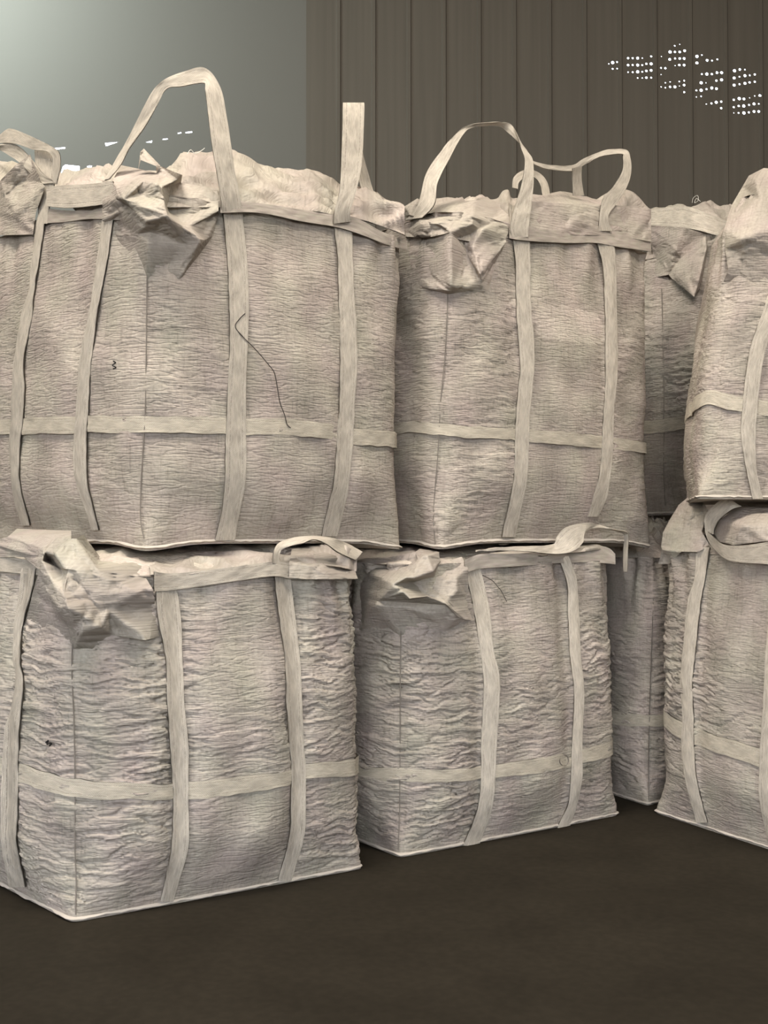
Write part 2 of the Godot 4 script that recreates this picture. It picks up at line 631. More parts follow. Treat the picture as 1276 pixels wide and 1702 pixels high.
func body_mesh(b: Dictionary) -> ArrayMesh:
	var us := PackedFloat32Array()
	var nv: int = b.get("nv", 190)
	var nu: int = b.get("nu", 130)
	var coarse := 18
	for k in coarse: us.append(-2.0 + (b.ulo - 0.12 + 2.0) * k / coarse)
	for k in nu * 2: us.append(b.ulo - 0.12 + (b.uhi - b.ulo + 0.24) * k / (nu * 2))
	for k in coarse + 1: us.append(b.uhi + 0.12 + (2.0 - b.uhi - 0.12) * k / coarse)
	var nc := us.size()
	var p := PackedVector3Array()
	var uv := PackedVector2Array()
	var col := PackedColorArray()
	p.resize(nv * nc); uv.resize(nv * nc); col.resize(nv * nc)
	var side: float = 0.5 * ((b.c[1] - b.c[0]).length() + (b.c[3] - b.c[0]).length())
	var so: float = b.seed * 3.7
	for r in nv:
		var V: float = float(r) / (nv - 1) * b.vmax
		for c in nc:
			p[r * nc + c] = base(b, us[c], V)
			uv[r * nc + c] = Vector2(us[c] * side + b.seed * 0.37, b.h * V * -1.0 + b.seed * 0.61)
	var q := p.duplicate()
	for r in nv:
		var V: float = float(r) / (nv - 1) * b.vmax
		var fade := smoothstep(0.0, 0.07, V) 
		var top := smoothstep(0.80, 0.97, V)
		var y: float = b.h * V
		for c in nc:
			var U := us[c]
			var x: float = U * side
			var tc := p[r * nc + mini(c + 1, nc - 1)] - p[r * nc + maxi(c - 1, 0)]
			var tr := p[mini(r + 1, nv - 1) * nc + c] - p[maxi(r - 1, 0) * nc + c]
			var n := tc.cross(tr).normalized()
			var s := fposmod(U, 1.0)
			var between := smoothstep(0.28, 0.36, s) * (1.0 - smoothstep(0.64, 0.72, s))
			var lowf := n3.get_noise_2d(x * 2.1 + so, y * 1.9)
			var amp: float = b.wr * (0.85 + 0.45 * lowf) * (1.0 - b.calm * between) * (1.0 - 0.35 * smoothstep(0.6, 0.9, V))
			amp = maxf(amp, b.wr * 0.2) * (1.0 - 0.6 * between * (1.0 - smoothstep(0.28, 0.42, V)))
			for pt in b.patches:
				var pu: float = (U - pt[0]) / pt[2]
				var pv: float = (V - pt[1]) / pt[3]
				if absf(pu) < 1.0 and absf(pv) < 1.0: amp *= 0.45
			var wx := 0.008 * n3.get_noise_2d(x * 9.0, y * 5.0 + so)
			var a1 := n1.get_noise_2d(x * 3.3 + so, (y + wx) * 32.0)
			var a2 := n2.get_noise_2d(x * 6.5 - so, (y + wx) * 60.0)
			var k1 := maxf(0.0, 1.0 - absf(a1) * 3.0)
			var k2 := maxf(0.0, 1.0 - absf(a2) * 2.8)
			var d := -amp * (k1 * k1 + 0.45 * k2 * k2) + amp * 0.3 * a1
			d += b.lump * n3.get_noise_2d(x * 4.5 - so, y * 3.2 + so) * fade
			d *= fade
			# gathers under the rim, strongest at the corners
			if V > 0.72:
				var cd := minf(s, 1.0 - s)
				var cw := exp(-cd * cd / 0.035)
				var g := n2.get_noise_2d(x * 11.0 + so, y * 2.6)
				d += smoothstep(0.72, 0.98, V) * (0.004 + 0.012 * cw) * (g - 0.3)
			q[r * nc + c] += n * d
			var corner := exp(-pow(minf(s, 1.0 - s) / 0.12, 2.0))
			q[r * nc + c].y -= b.droop * corner * exp(-V / 0.07)
			var tone := 0.76 + 0.05 * lowf + 0.05 * n2.get_noise_2d(x * 6.0 + so, y * 7.0) + 0.03 * n1.get_noise_2d(x * 21.0, y * 17.0 + so)
			for pt in b.patches:
				var du: float = (U - pt[0]) / pt[2]
				var dv: float = (V - pt[1]) / pt[3]
				var rr := pow(absf(du), 3.0) + pow(absf(dv), 3.0) + 0.25 * n3.get_noise_2d(x * 14.0, y * 14.0)
				var m := 1.0 - smoothstep(0.9, 1.08, rr)
				if m > 0.0:
					tone = lerpf(tone, 0.80 + pt[4], m)
			col[r * nc + c] = Color(tone, tone, tone)
	return grid_arrays(q, nv, nc, uv, col)

func cap_mesh(b: Dictionary, V: float, rise: float, crumple: float, up: bool) -> ArrayMesh:
	var nr := 22
	var nc := 121
	var p := PackedVector3Array()
	var uv := PackedVector2Array()
	var cen: Vector2 = (b.c[0] + b.c[1] + b.c[2] + b.c[3]) * 0.25 + b.lean * V
	for r in nr:
		var t := float(r) / (nr - 1)
		for c in nc:
			var U := -2.0 + 4.0 * c / (nc - 1)
			var q := base(b, U, V)
			var f := 1.0 - t
			var x := cen.x + (q.x - cen.x) * f
			var z := cen.y + (q.z - cen.y) * f
			var y := q.y + rise * (1.0 - f * f)
			if up:
				var g := n1.get_noise_2d(x * 7.0 + b.seed, z * 7.0)
				var g2 := n2.get_noise_2d(x * 15.0 + b.seed, z * 15.0)
				y += crumple * (1.0 - absf(g) * 2.0 + 0.5 * g2) * minf(1.0, t * 5.0)
			else:
				var s := fposmod(U, 1.0)
				y -= b.droop * exp(-pow(minf(s, 1.0 - s) / 0.12, 2.0)) * f
			p.append(Vector3(x, y, z))
			uv.append(Vector2(x, z))
	if not up:
		# turn it over
		var p2 := PackedVector3Array()
		var uv2 := PackedVector2Array()
		for r in nr:
			for c in nc:
				p2.append(p[r * nc + nc - 1 - c])
				uv2.append(uv[r * nc + nc - 1 - c])
		return grid_arrays(p2, nr, nc, uv2)
	return grid_arrays(p, nr, nc, uv)

# a webbing strap sewn on the bag: rows of [y, left x, right x] in pixels
func strap(b: Dictionary, parent: Node, rows: Array, mat: Material, lift := 0.0, called := "strap"):
	var L := []
	var R := []
	for q in rows:
		var l := hit(b, q[1], q[0])
		var r := hit(b, minf(q[2], b.pxhi - 1.0) if q[2] < 1270 else q[2], q[0])
		L.append(Vector2(l.x, l.y))
		R.append(Vector2(r.x, r.y))
	strap_uv(b, parent, L, R, mat, lift, called)

func strap_uv(b: Dictionary, parent: Node, L: Array, R: Array, mat: Material, lift := 0.0, called := "strap"):
	var n := maxi(24, L.size() * 7)
	var l := spline(L, n)
	var r := spline(R, n)
	var nc := 6
	var p := PackedVector3Array()
	var uv := PackedVector2Array()
	var along := 0.0
	var prev := Vector3.ZERO
	for i in n:
		# rows run upwards, so that the front looks out
		var j := n - 1 - i
		for c in nc:
			var f := float(c) / (nc - 1)
			var q: Vector2 = l[j].lerp(r[j], f)
			var o := 0.0055 + lift + 0.0016 * n2.get_noise_2d(q.x * 6.0 + f * 2.0 + b.seed, q.y * 14.0) + 0.0012 * sin(f * PI)
			p.append(base(b, q.x, maxf(q.y, 0.0)) + base_n(b, q.x, maxf(q.y, 0.02)) * o)
		if i > 0:
			along += (p[i * nc] - prev).length()
		prev = p[i * nc]
		for c in nc:
			uv.append(Vector2(float(c) / (nc - 1), along / 0.30 + b.seed * 0.17))
	obj(sheet(p, n, nc, uv, 0.006), called, mat, parent)

# the belt round the bag: [x, top y, bottom y] in pixels where it shows
func belt(b: Dictionary, parent: Node, marks: Array, mat: Material):
	var us := []
	var vt := []
	var vb := []
	for q in marks:
		var t := hit(b, q[0], q[1])
		var d := hit(b, q[0], q[2])
		us.append(0.5 * (t.x + d.x)); vt.append(t.y); vb.append(d.y)
	var mt := 0.0
	var mb := 0.0
	for k in us.size():
		mt += vt[k] / us.size()
		mb += vb[k] / us.size()
	var n := 220
	var p := PackedVector3Array()
	var uv := PackedVector2Array()
	var nr := 5
	for r in nr:
		for c in n:
			var U := -2.0 + 4.0 * c / (n - 1)
			var a := mt
			var d := mb
			if U <= us[0]:
				var f := exp(-(us[0] - U) * 4.0)
				a = lerpf(mt, vt[0], f); d = lerpf(mb, vb[0], f)
			elif U >= us[-1]:
				var f := exp(-(U - us[-1]) * 4.0)
				a = lerpf(mt, vt[-1], f); d = lerpf(mb, vb[-1], f)
			else:
				for k in us.size() - 1:
					if U >= us[k] and U <= us[k + 1]:
						var f := smoothstep(0.0, 1.0, (U - us[k]) / maxf(us[k + 1] - us[k], 1e-4))
						a = lerpf(vt[k], vt[k + 1], f); d = lerpf(vb[k], vb[k + 1], f)
						break
			var V := lerpf(d, a, float(r) / (nr - 1))
			V += 0.002 * n1.get_noise_2d(U * 14.0, r * 0.7 + b.seed)
			p.append(base(b, U, V) + base_n(b, U, V) * (0.0025 + 0.0015 * n2.get_noise_2d(U * 9.0 + b.seed, r * 0.6)))
			uv.append(Vector2(float(r) / (nr - 1), U * 3.0))
	obj(sheet(p, nr, n, uv, 0.005), "belt", mat, parent)

# a loose band of webbing: two edges of [x px, y px, cm in front of the bag's face]
func ribbon(b: Dictionary, parent: Node, A: Array, B: Array, mat: Material, called := "lifting_loop", curl := 0.0):
	var n := maxi(A.size(), B.size()) * 9
	var pa := []
	var pb := []
	for q in A: pa.append(hit_point(b, q[0], q[1], q[2]))
	for q in B: pb.append(hit_point(b, q[0], q[1], q[2]))
	var a := spline(pa, n)
	var e := spline(pb, n)
	var nc := 6
	var p := PackedVector3Array()
	var uv := PackedVector2Array()
	var along := 0.0
	for i in n:
		if i > 0: along += (a[i].lerp(e[i], 0.5) - a[i - 1].lerp(e[i - 1], 0.5)).length()
		var back: Vector3 = (EYE - a[i]).normalized()
		for c in nc:
			var f := float(c) / (nc - 1)
			var q: Vector3 = a[i].lerp(e[i], f)
			q += back * (curl * sin(f * PI) + 0.002 * n1.get_noise_2d(along * 14.0, f * 2.5))
			p.append(q)
			uv.append(Vector2(f, along / 0.30))
	return obj(sheet(p, n, nc, uv, 0.004), called, mat, parent)

# crumpled cloth: points [x, y, cm in front of the bag] in a close view at (ox, oy) with its scale, and the triangles between them
func fold(b: Dictionary, parent: Node, called: String, mat: Material, ox: float, oy: float, sc: float, pts: Array, faces: Array, rough := 0.0028, gain := 1.8):
	var v := []
	var seen := {}
	for f in faces:
		for k in 3:
			var key := Vector2i(mini(f[k], f[(k + 1) % 3]), maxi(f[k], f[(k + 1) % 3]))
			seen[key] = seen.get(key, 0) + 1
	var rim := {}
	for key in seen:
		if seen[key] == 1:
			rim[key.x] = true
			rim[key.y] = true
	for i in pts.size():
		var q: Array = pts[i]
		var off: float = q[2] * gain
		if rim.has(i) and q[2] > 0.0 and q[2] <= 1.0: off = -0.7      # the cloth runs into the bag here
		v.append(hit_point(b, ox + q[0] * sc, oy + q[1] * sc, off))
	var tri := []
	for f in faces: tri.append([f[0], f[1], f[2]])
	for level in 3:
		var mid := {}
		var out := []
		for t in tri:
			var m := []
			for k in 3:
				var i: int = t[k]
				var j: int = t[(k + 1) % 3]
				var key := Vector2i(mini(i, j), maxi(i, j))
				if not mid.has(key):
					mid[key] = v.size()
					v.append((v[i] + v[j]) * 0.5)
				m.append(mid[key])
			out.append([t[0], m[0], m[2]])
			out.append([m[0], t[1], m[1]])
			out.append([m[2], m[1], t[2]])
			out.append([m[0], m[1], m[2]])
		tri = out
	# one light smoothing so that folds are soft, then fine creases
	for pass_ in 2:
		var sum := []
		var cnt := []
		sum.resize(v.size()); cnt.resize(v.size())
		for i in v.size():
			sum[i] = Vector3.ZERO; cnt[i] = 0
		for t in tri:
			for k in 3:
				sum[t[k]] += v[t[(k + 1) % 3]] + v[t[(k + 2) % 3]]
				cnt[t[k]] += 2
		for i in v.size():
			if cnt[i] >= 10:
				v[i] = v[i].lerp(sum[i] / cnt[i], 0.12)
	var to_eye: Vector3 = (EYE - v[0]).normalized()
	for i in v.size():
		var q: Vector3 = v[i]
		var g := n1.get_noise_3d(q.x * 26.0, q.y * 26.0, q.z * 26.0)
		var g2 := n2.get_noise_3d(q.x * 60.0, q.y * 60.0, q.z * 60.0)
		var g3 := n3.get_noise_3d(q.x * 11.0, q.y * 14.0, q.z * 11.0)
		v[i] = q + to_eye * (rough * ((1.0 - 2.0 * absf(g)) * 0.8 + 0.4 * g2) - 0.012 * pow(maxf(0.0, 1.0 - absf(g3) * 4.0), 2.0))
	var st := SurfaceTool.new()
	st.begin(Mesh.PRIMITIVE_TRIANGLES)
	st.set_smooth_group(0)
	for side in 2:
		var sgn := 1.0 if side == 0 else -1.0
		for t in tri:
			var a: Vector3 = v[t[0]]
			var c: Vector3 = v[t[1]]
			var e: Vector3 = v[t[2]]
			# clockwise seen from the front
			var facing := (c - a).cross(e - a).dot(EYE - a) > 0.0
			var order := [0, 2, 1] if facing else [0, 1, 2]
			if side == 1: order = [order[0], order[2], order[1]]
			for k in order:
				var w: Vector3 = v[t[k]] - to_eye * (0.003 if side == 1 else 0.0)
				st.set_smooth_group(side)
				st.set_uv(Vector2(w.x + w.z * 0.6, -w.y))
				st.set_color(Color(0.77, 0.77, 0.77))
				st.add_vertex(w)
	st.index()
	st.generate_normals()
	return obj(st.commit(), called, soft_of.get(mat, mat), parent)

# cloth over the top of a bag, from its front rim over the outline seen against the wall and down behind it
func top_cloth(b: Dictionary, parent: Node, xs: Array, front: Array, outline: Array, mat: Material, stand := []):
	var n := (xs.size() - 1) * 7 + 1
	var rows := 24
	var p := PackedVector3Array()
	var uv := PackedVector2Array()
	var fr := []
	var si := []
	for k in xs.size():
		fr.append(Vector2(xs[k], front[k]))
		si.append(Vector2(xs[k], outline[k]))
	var f := spline(fr, n)
	var s := spline(si, n)
	var ds := PackedFloat32Array()
	for c in n: ds.append(hit(b, clampf(f[c].x, b.pxlo + 4, b.pxhi - 4), f[c].y).z)
	for r in range(rows - 1, -1, -1):
		var t := float(r) / (rows - 1)
		for c in n:
			var stick := 0.0
			if stand.size() > 0:
				stick = stand[mini(int(float(c) / 7.0 + 0.5), stand.size() - 1)]
			var depth := ds[c]
			var edge: float = clampf(minf(f[c].x - b.pxlo, b.pxhi - f[c].x) / 90.0, 0.1, 1.0)
			var py: float
			var x: float = f[c].x
			if t < 0.6:
				var a := t / 0.6
				py = lerpf(f[c].y, s[c].y, a)
				depth += 0.34 * edge * pow(a, lerpf(1.4, 5.0, stick)) - 0.008 * (1.0 - a)
			else:
				var a := (t - 0.6) / 0.4
				py = s[c].y + 70.0 * a * a
				depth += 0.34 * edge + 0.30 * a
				x = lerpf(x, 0.5 * (b.pxlo + b.pxhi), 0.35 * a)
			var w := unproj(CX + (x - CX), py, depth)
			var g := n1.get_noise_3d(w.x * 4.5, w.y * 6.0, w.z * 6.0)
			var g2 := n2.get_noise_3d(w.x * 13.0, w.y * 20.0, w.z * 13.0)
			var m := smoothstep(0.0, 0.12, t)
			w += Vector3(0, 0.35, 1.0) * m * (0.034 * (0.5 - absf(g) * 1.6) + 0.005 * g2) * (1.0 - 0.7 * stick)
			p.append(w)
			uv.append(Vector2(w.x + 0.2, w.y + w.z))
	# rows were laid from behind to the front, so the front looks up and out
	var flip := PackedVector3Array()
	var fuv := PackedVector2Array()
	for r in range(rows - 1, -1, -1):
		for c in n:
			flip.append(p[r * n + c])
			fuv.append(uv[r * n + c])
	obj(sheet(flip, rows, n, fuv, 0.004), "top_cover", soft_of.get(mat, mat), parent)

func seam_line(b: Dictionary, parent: Node, pts: Array):
	var q := []
	for a in pts:
		var h := hit(b, a[0], a[1])
		q.append(Vector2(h.x, h.y))
	var l := spline(q, 60)
	var w := []
	for a in l: w.append(base(b, a.x, a.y) + base_n(b, a.x, a.y) * 0.003)
	obj(tube(w, 0.0018, 6), "corner_seam", M.seam, parent)

func piping(b: Dictionary, parent: Node, out := 0.006, rad := 0.0024):
	var w := []
	for k in 241:
		var U := -2.0 + 4.0 * k / 240.0
		var p := base(b, U, 0.0)
		var cen: Vector2 = (b.c[0] + b.c[1] + b.c[2] + b.c[3]) * 0.25
		var o := Vector3(p.x - cen.x, 0, p.z - cen.y).normalized()
		var s := fposmod(U, 1.0)
		var corner := exp(-pow(minf(s, 1.0 - s) / 0.12, 2.0))
		p.y -= b.droop * corner
		w.append(p + o * (out + 0.004 * n1.get_noise_2d(U * 8.0, b.seed)) + Vector3(0, 0.006 + 0.004 * absf(n2.get_noise_2d(U * 11.0, b.seed)), 0))
	# a flat sewn lip: a thin band from the body out to its round edge
	var p := PackedVector3Array()
	var uv := PackedVector2Array()
	for r in 3:
		for k in 241:
			var U := -2.0 + 4.0 * k / 240.0
			var s := fposmod(U, 1.0)
			var inner := base(b, U, 0.012)
			inner.y -= b.droop * exp(-pow(minf(s, 1.0 - s) / 0.12, 2.0))
			p.append(w[k].lerp(inner, r / 2.0))
			uv.append(Vector2(U, r * 0.02))
	var o := obj(sheet(p, 3, 241, uv, 0.003), "bottom_lip", M.piping, parent)
	obj(tube(w, rad, 6), "piping_edge", M.piping, o)

func loose_thread(b: Dictionary, parent: Node, pts: Array, rad: float, mat: Material, called := "loose_thread", off := 0.9):
	var q := []
	for a in pts: q.append(hit_point(b, a[0], a[1], a[2] if a.size() > 2 else off))
	obj(tube(spline(q, pts.size() * 8), rad, 5), called, mat, parent)

func new_bag(spec: Dictionary, label: String) -> Dictionary:
	var b := {"slim": 0.6, "inv_n": 0.11, "bulge": 0.15, "pinch": 0.018, "taper": 0.02, "top_in": 0.25, "lean": Vector2.ZERO, "wr": 0.004, "calm": 0.4, "lump": 0.006, "droop": 0.0, "vmax": 1.0, "umid": 0.05, "patches": [], "mound": 0.05, "crumple": 0.03, "seed": 1.0, "fabric": "fabric_warm", "web": "webbing"}
	b.merge(spec, true)
	prepare(b)
	var pl := []
	for q in b.patches:
		var h := hit(b, q[0], q[1])
		var hx := hit(b, q[0] + q[2], q[1])
		var hy := hit(b, q[0], q[1] + q[3])
		pl.append([h.x, h.y, maxf(absf(hx.x - h.x), 0.02), maxf(absf(hy.y - h.y), 0.02), q[4]])
	b.patches = pl
	var t := Node3D.new()
	t.name = "bulk_bag"
	add_child(t, true)
	tag(t, label, "bulk bag", "stacked bulk bags")
	b.node = t
	var body := obj(body_mesh(b), "body", M[b.fabric], t)
	obj(cap_mesh(b, 0.0, 0.0, 0.0, false), "bottom", M[b.fabric], t)
	obj(cap_mesh(b, b.vmax - 0.003, b.mound, b.crumple, true), "top_panel", M[b.fabric], t)
	piping(b, t)
	b.body = body
	for u in [1.3, 1.7, -1.3, -1.7]:
		if u > b.uhi or u < b.ulo:
			var L := []
			var R := []
			for k in 6:
				var V := 1.0 - k / 5.0
				L.append(Vector2(u - 0.02, V)); R.append(Vector2(u + 0.02, V))
			strap_uv(b, t, L, R, M[b.web])
	return b

func build_bags():
	bag_a(); bag_b(); bag_c(); bag_d(); bag_f(); bag_g(); bag_h(); bag_i()

func bag_a():
	var b := new_bag({"c": [Vector2(-0.665, -3.2), Vector2(0.06, -3.71), Vector2(-0.55, -4.42), Vector2(-1.34, -3.79)], "y0": 0.985, "h": 0.99, "seed": 1.0, "inv_n": 0.065, "taper": -0.03, "wr": 0.0022, "droop": 0.02, "slim": 0.75, "bulge": 0.13, "patches": [[500, 540, 70, 45, 0.04]], "mound": 0.02}, "upper bulk bag with a tall arched lifting loop and a loose dark thread")
	var t: Node = b.node
	var w: Material = M.webbing
	strap(b, t, [[353, 369, 401], [431, 376, 409], [500, 379, 412], [574, 380, 410], [621, 378, 408], [702, 375, 407], [762, 373, 408], [809, 372, 405], [856, 366, 395], [897, 356, 388]], w)
	strap(b, t, [[372, 552, 582], [431, 559, 584], [500, 561, 587], [543, 563, 590], [605, 563, 591], [668, 562, 587], [724, 558, 585], [793, 554, 579], [840, 544, 571], [890, 533, 558]], w)
	strap(b, t, [[360, 174, 191], [431, 165, 181], [500, 155, 168], [549, 146, 161], [608, 135, 154], [668, 132, 150], [716, 127, 147], [762, 125, 146], [809, 132, 149], [840, 144, 157], [880, 156, 167]], w)
	strap(b, t, [[362, 66, 79], [430, 57, 68], [490, 50, 59], [527, 38, 56], [602, 27, 42], [650, 24, 44], [702, 22, 41], [748, 19, 35], [793, 23, 35], [845, 31, 46], [872, 39, 53]], w)
	belt(b, t, [[-20, 700, 725], [0, 698, 723], [45, 695, 722], [125, 692, 720], [243, 692, 720], [370, 695, 722], [480, 697, 724], [558, 706, 731], [585, 712, 739], [660, 720, 746]], M.belt)
	seam_line(b, t, [[246, 400], [244, 480], [243, 605], [241, 693], [237, 762], [234, 856], [240, 895]])
	# hem bands
	ribbon(b, t, [[366, 333, 2.0], [430, 338, 1.8], [490, 347, 1.5], [552, 357, 1.5], [590, 362, 1.5], [640, 388, 1.5], [676, 400, 1]], [[366, 354, 2.0], [430, 354, 2.0], [500, 368, 1.6], [560, 378, 1.6], [602, 391, 1.6], [640, 406, 1.5], [676, 416, 1]], M[b.fabric], "rim_band")
	ribbon(b, t, [[78, 312, 3.5], [110, 308, 3.8], [150, 306, 3.8], [188, 301, 3.5]], [[79, 343, 3.0], [110, 346, 3.2], [150, 343, 3.2], [190, 337, 3.0]], w, "rim_band")
	ribbon(b, t, [[66, 345, 1.2], [110, 350, 1.2], [150, 350, 1.2], [200, 340, 1.2]], [[66, 372, 1.0], [110, 369, 1.0], [150, 364, 1.0], [200, 366, 1.0]], M[b.fabric], "rim_band")
	ribbon(b, t, [[-40, 345, 1.2], [0, 352, 1.2], [30, 360, 1.2], [60, 366, 1.2]], [[-40, 392, 1.0], [0, 390, 1.0], [30, 389, 1.0], [58, 392, 1.0]], M[b.fabric], "rim_band")
	# lifting loops
	ribbon(b, t, [[369, 352, 2.2], [367, 331, 3.2], [361, 291, 4], [352, 240, 4], [346, 190, 3], [341, 150, 2], [338, 138, 0], [301, 144, -2], [277, 148, -4], [261, 175, -5], [241, 210, -6], [216, 245, -5], [201, 273, -3], [182, 297, 0]], [[401, 352, 2.2], [399, 331, 3.2], [389, 280, 4], [384, 245, 4], [377, 200, 3], [366, 146, 2], [340, 113, 0], [301, 121, -2], [264, 139, -4], [240, 176, -5], [216, 225, -6], [198, 257, -5], [185, 280, -3], [174, 300, 0]], M.webbing, "lifting_loop")
	ribbon(b, t, [[554, 372, 2.2], [556, 350, 3.5], [564, 318, 4.5], [567, 270, 4], [569, 210, 3], [569.5, 176, 1], [570, 173, -2], [571, 185, -6], [580, 240, -14], [597, 300, -18], [604, 335, -14]], [[583, 368, 2.2], [582, 350, 4], [594, 308, 5], [601, 268, 4], [604, 210, 3], [605, 176, 1], [604, 173, -2], [603, 185, -8], [600, 240, -16], [614, 298, -20], [624, 330, -16]], M.webbing, "lifting_loop")
	ribbon(b, t, [[-12, 226, 4], [0, 224, 5], [16, 214, 5], [39, 221, 5], [63, 232, 5], [85, 243, 5], [98, 254, 4], [100, 277, 3], [94, 306, 2]], [[-12, 238, 4], [0, 238, 5], [16, 238, 5], [33, 241, 5], [56, 249, 5], [78, 252, 5], [88, 262, 4], [88, 280, 3], [88, 306, 2]], M.webbing, "lifting_loop")
	ribbon(b, t, [[6, 239, 4.5], [28, 241, 4], [53, 265, 3.5], [70, 287, 3], [92, 304, 2.5]], [[-8, 244, 4.5], [0, 249, 4], [31, 269, 3.5], [53, 290, 3], [72, 306, 2.5]], M.webbing, "lifting_loop")
	ribbon(b, t, [[58, 251, 0], [60, 275, 1], [66, 302, 1.6], [64, 345, 1.5], [64, 372, 1.2]], [[88, 249, 0], [90, 275, 1], [91, 302, 1.6], [82, 345, 1.5], [79, 372, 1.2]], M.webbing, "lifting_loop")
	top_cloth(b, t, [-30, 0, 30, 60, 100, 145, 186, 215, 250, 281, 311, 351, 386, 416, 446, 502, 527, 557, 597, 622, 672], [360, 355, 345, 340, 335, 335, 335, 340, 345, 345, 345, 345, 345, 342, 343, 350, 352, 358, 365, 372, 390], [268, 270, 285, 300, 288, 281, 276, 290, 285, 278, 256, 253, 248, 256, 281, 286, 288, 301, 310, 322, 345], M[b.fabric])
	# left corner cloth
	fold(b, t, "corner_fold", M[b.fabric], 0, 200, 0.15674, [[-80, 560, 0], [0, 640, 3], [160, 480, 4], [320, 360, 2], [380, 520, 3], [440, 660, 2], [110, 690, 2], [220, 690, 1], [280, 640, 1], [480, 700, 3], [380, 980, 2], [350, 1210, 1.5], [0, 1000, 2], [0, 1220, 1.5], [170, 960, 4], [-80, 1000, 1], [60, 800, 3], [-80, 1220, 1]], [[0, 1, 15], [1, 2, 6], [2, 3, 8], [2, 8, 6], [3, 4, 8], [4, 5, 8], [6, 8, 7], [1, 6, 16], [6, 7, 16], [7, 9, 14], [8, 9, 7], [5, 9, 8], [16, 7, 14], [16, 14, 12], [1, 16, 12], [1, 12, 15], [9, 10, 14], [14, 10, 11], [12, 14, 11], [12, 11, 13], [15, 12, 13], [15, 13, 17]])
	# crumpled corner
	fold(b, t, "corner_fold", M[b.fabric], 170, 240, 0.1724, [[0, 350, 1], [95, 355, 1.5], [180, 200, -8], [350, 235, -8], [520, 275, -4], [550, 295, -2], [400, 350, 1], [330, 420, 3], [210, 530, 5], [130, 520, 3], [0, 580, 2], [530, 380, 3], [570, 415, 4], [560, 465, 3], [340, 475, 1], [590, 500, 4], [600, 580, 5], [630, 690, 7], [440, 740, 5], [320, 650, 4], [200, 640, 2], [250, 590, 1], [770, 295, 4], [720, 340, 1], [560, 210, -4], [760, 370, -4], [1110, 430, -1], [1120, 640, 1.5], [850, 790, 2.5], [780, 800, 4], [640, 640, -1], [340, 860, 1.5], [950, 925, 4], [1000, 930, 1], [800, 970, 2], [480, 840, 1.5], [0, 0, 0], [440, 940, 2.5], [430, 1390, 1], [700, 1390, 0.8], [970, 1320, 0.5], [1060, 900, 1], [1125, 660, 1], [0, 740, 1.5], [110, 760, 1], [120, 870, 0.5]],
		[[0, 1, 9], [0, 9, 10], [1, 2, 3], [1, 3, 6], [3, 4, 6], [4, 5, 6], [1, 6, 7], [1, 7, 8], [1, 8, 9], [24, 22, 23], [24, 23, 5], [4, 24, 5], [5, 23, 12], [5, 12, 11], [5, 11, 6], [6, 11, 14], [6, 14, 7], [7, 14, 8], [11, 12, 13], [11, 13, 14], [14, 13, 15], [14, 15, 16], [14, 16, 8], [8, 16, 17], [8, 17, 19], [19, 17, 18], [8, 19, 21], [9, 8, 21], [9, 21, 20], [20, 21, 19], [10, 9, 20], [23, 22, 25], [23, 25, 12], [12, 25, 30], [12, 30, 15], [15, 30, 16], [16, 30, 17], [25, 26, 30], [26, 27, 30], [30, 27, 28], [30, 28, 29], [17, 30, 29], [18, 17, 35], [18, 35, 31], [17, 29, 34], [17, 34, 35], [29, 32, 34], [29, 28, 32], [28, 33, 32], [28, 42, 33], [27, 42, 28], [31, 35, 37], [35, 34, 37], [37, 34, 38], [34, 39, 38], [34, 32, 39], [32, 33, 41], [32, 41, 39], [39, 41, 40], [33, 42, 41], [10, 20, 43], [20, 44, 43], [20, 19, 44], [19, 31, 44], [19, 18, 31], [44, 31, 45], [31, 37, 45], [37, 38, 45]])
	fold(b, t, "corner_fold", M[b.fabric], 170, 240, 0.1724, [[345, 250, -3], [365, 75, -3], [400, 40, -4], [560, 205, -3], [520, 270, -2], [370, 150, -2], [520, 210, -2]], [[0, 1, 5], [1, 2, 5], [2, 6, 5], [2, 3, 6], [3, 4, 6]])
	loose_thread(b, t, [[407, 521, 1.1], [398, 530, 1.2], [391, 543, 1.2], [404, 560, 1.2], [424, 580], [448, 608], [456, 620], [461, 645], [465, 668], [473, 690], [477, 705], [483, 711]], 0.0014, M.thread)
	loose_thread(b, t, [[188, 600], [192, 603], [187, 607], [193, 611], [188, 613]], 0.0018, M.ink, "ink_mark", 0.25)
	loose_thread(b, t, [[311, 256, -20], [317, 249, -20], [324, 255, -20], [335, 250, -20], [340, 246, -20]], 0.0010, M.fuzz, "frayed_thread")

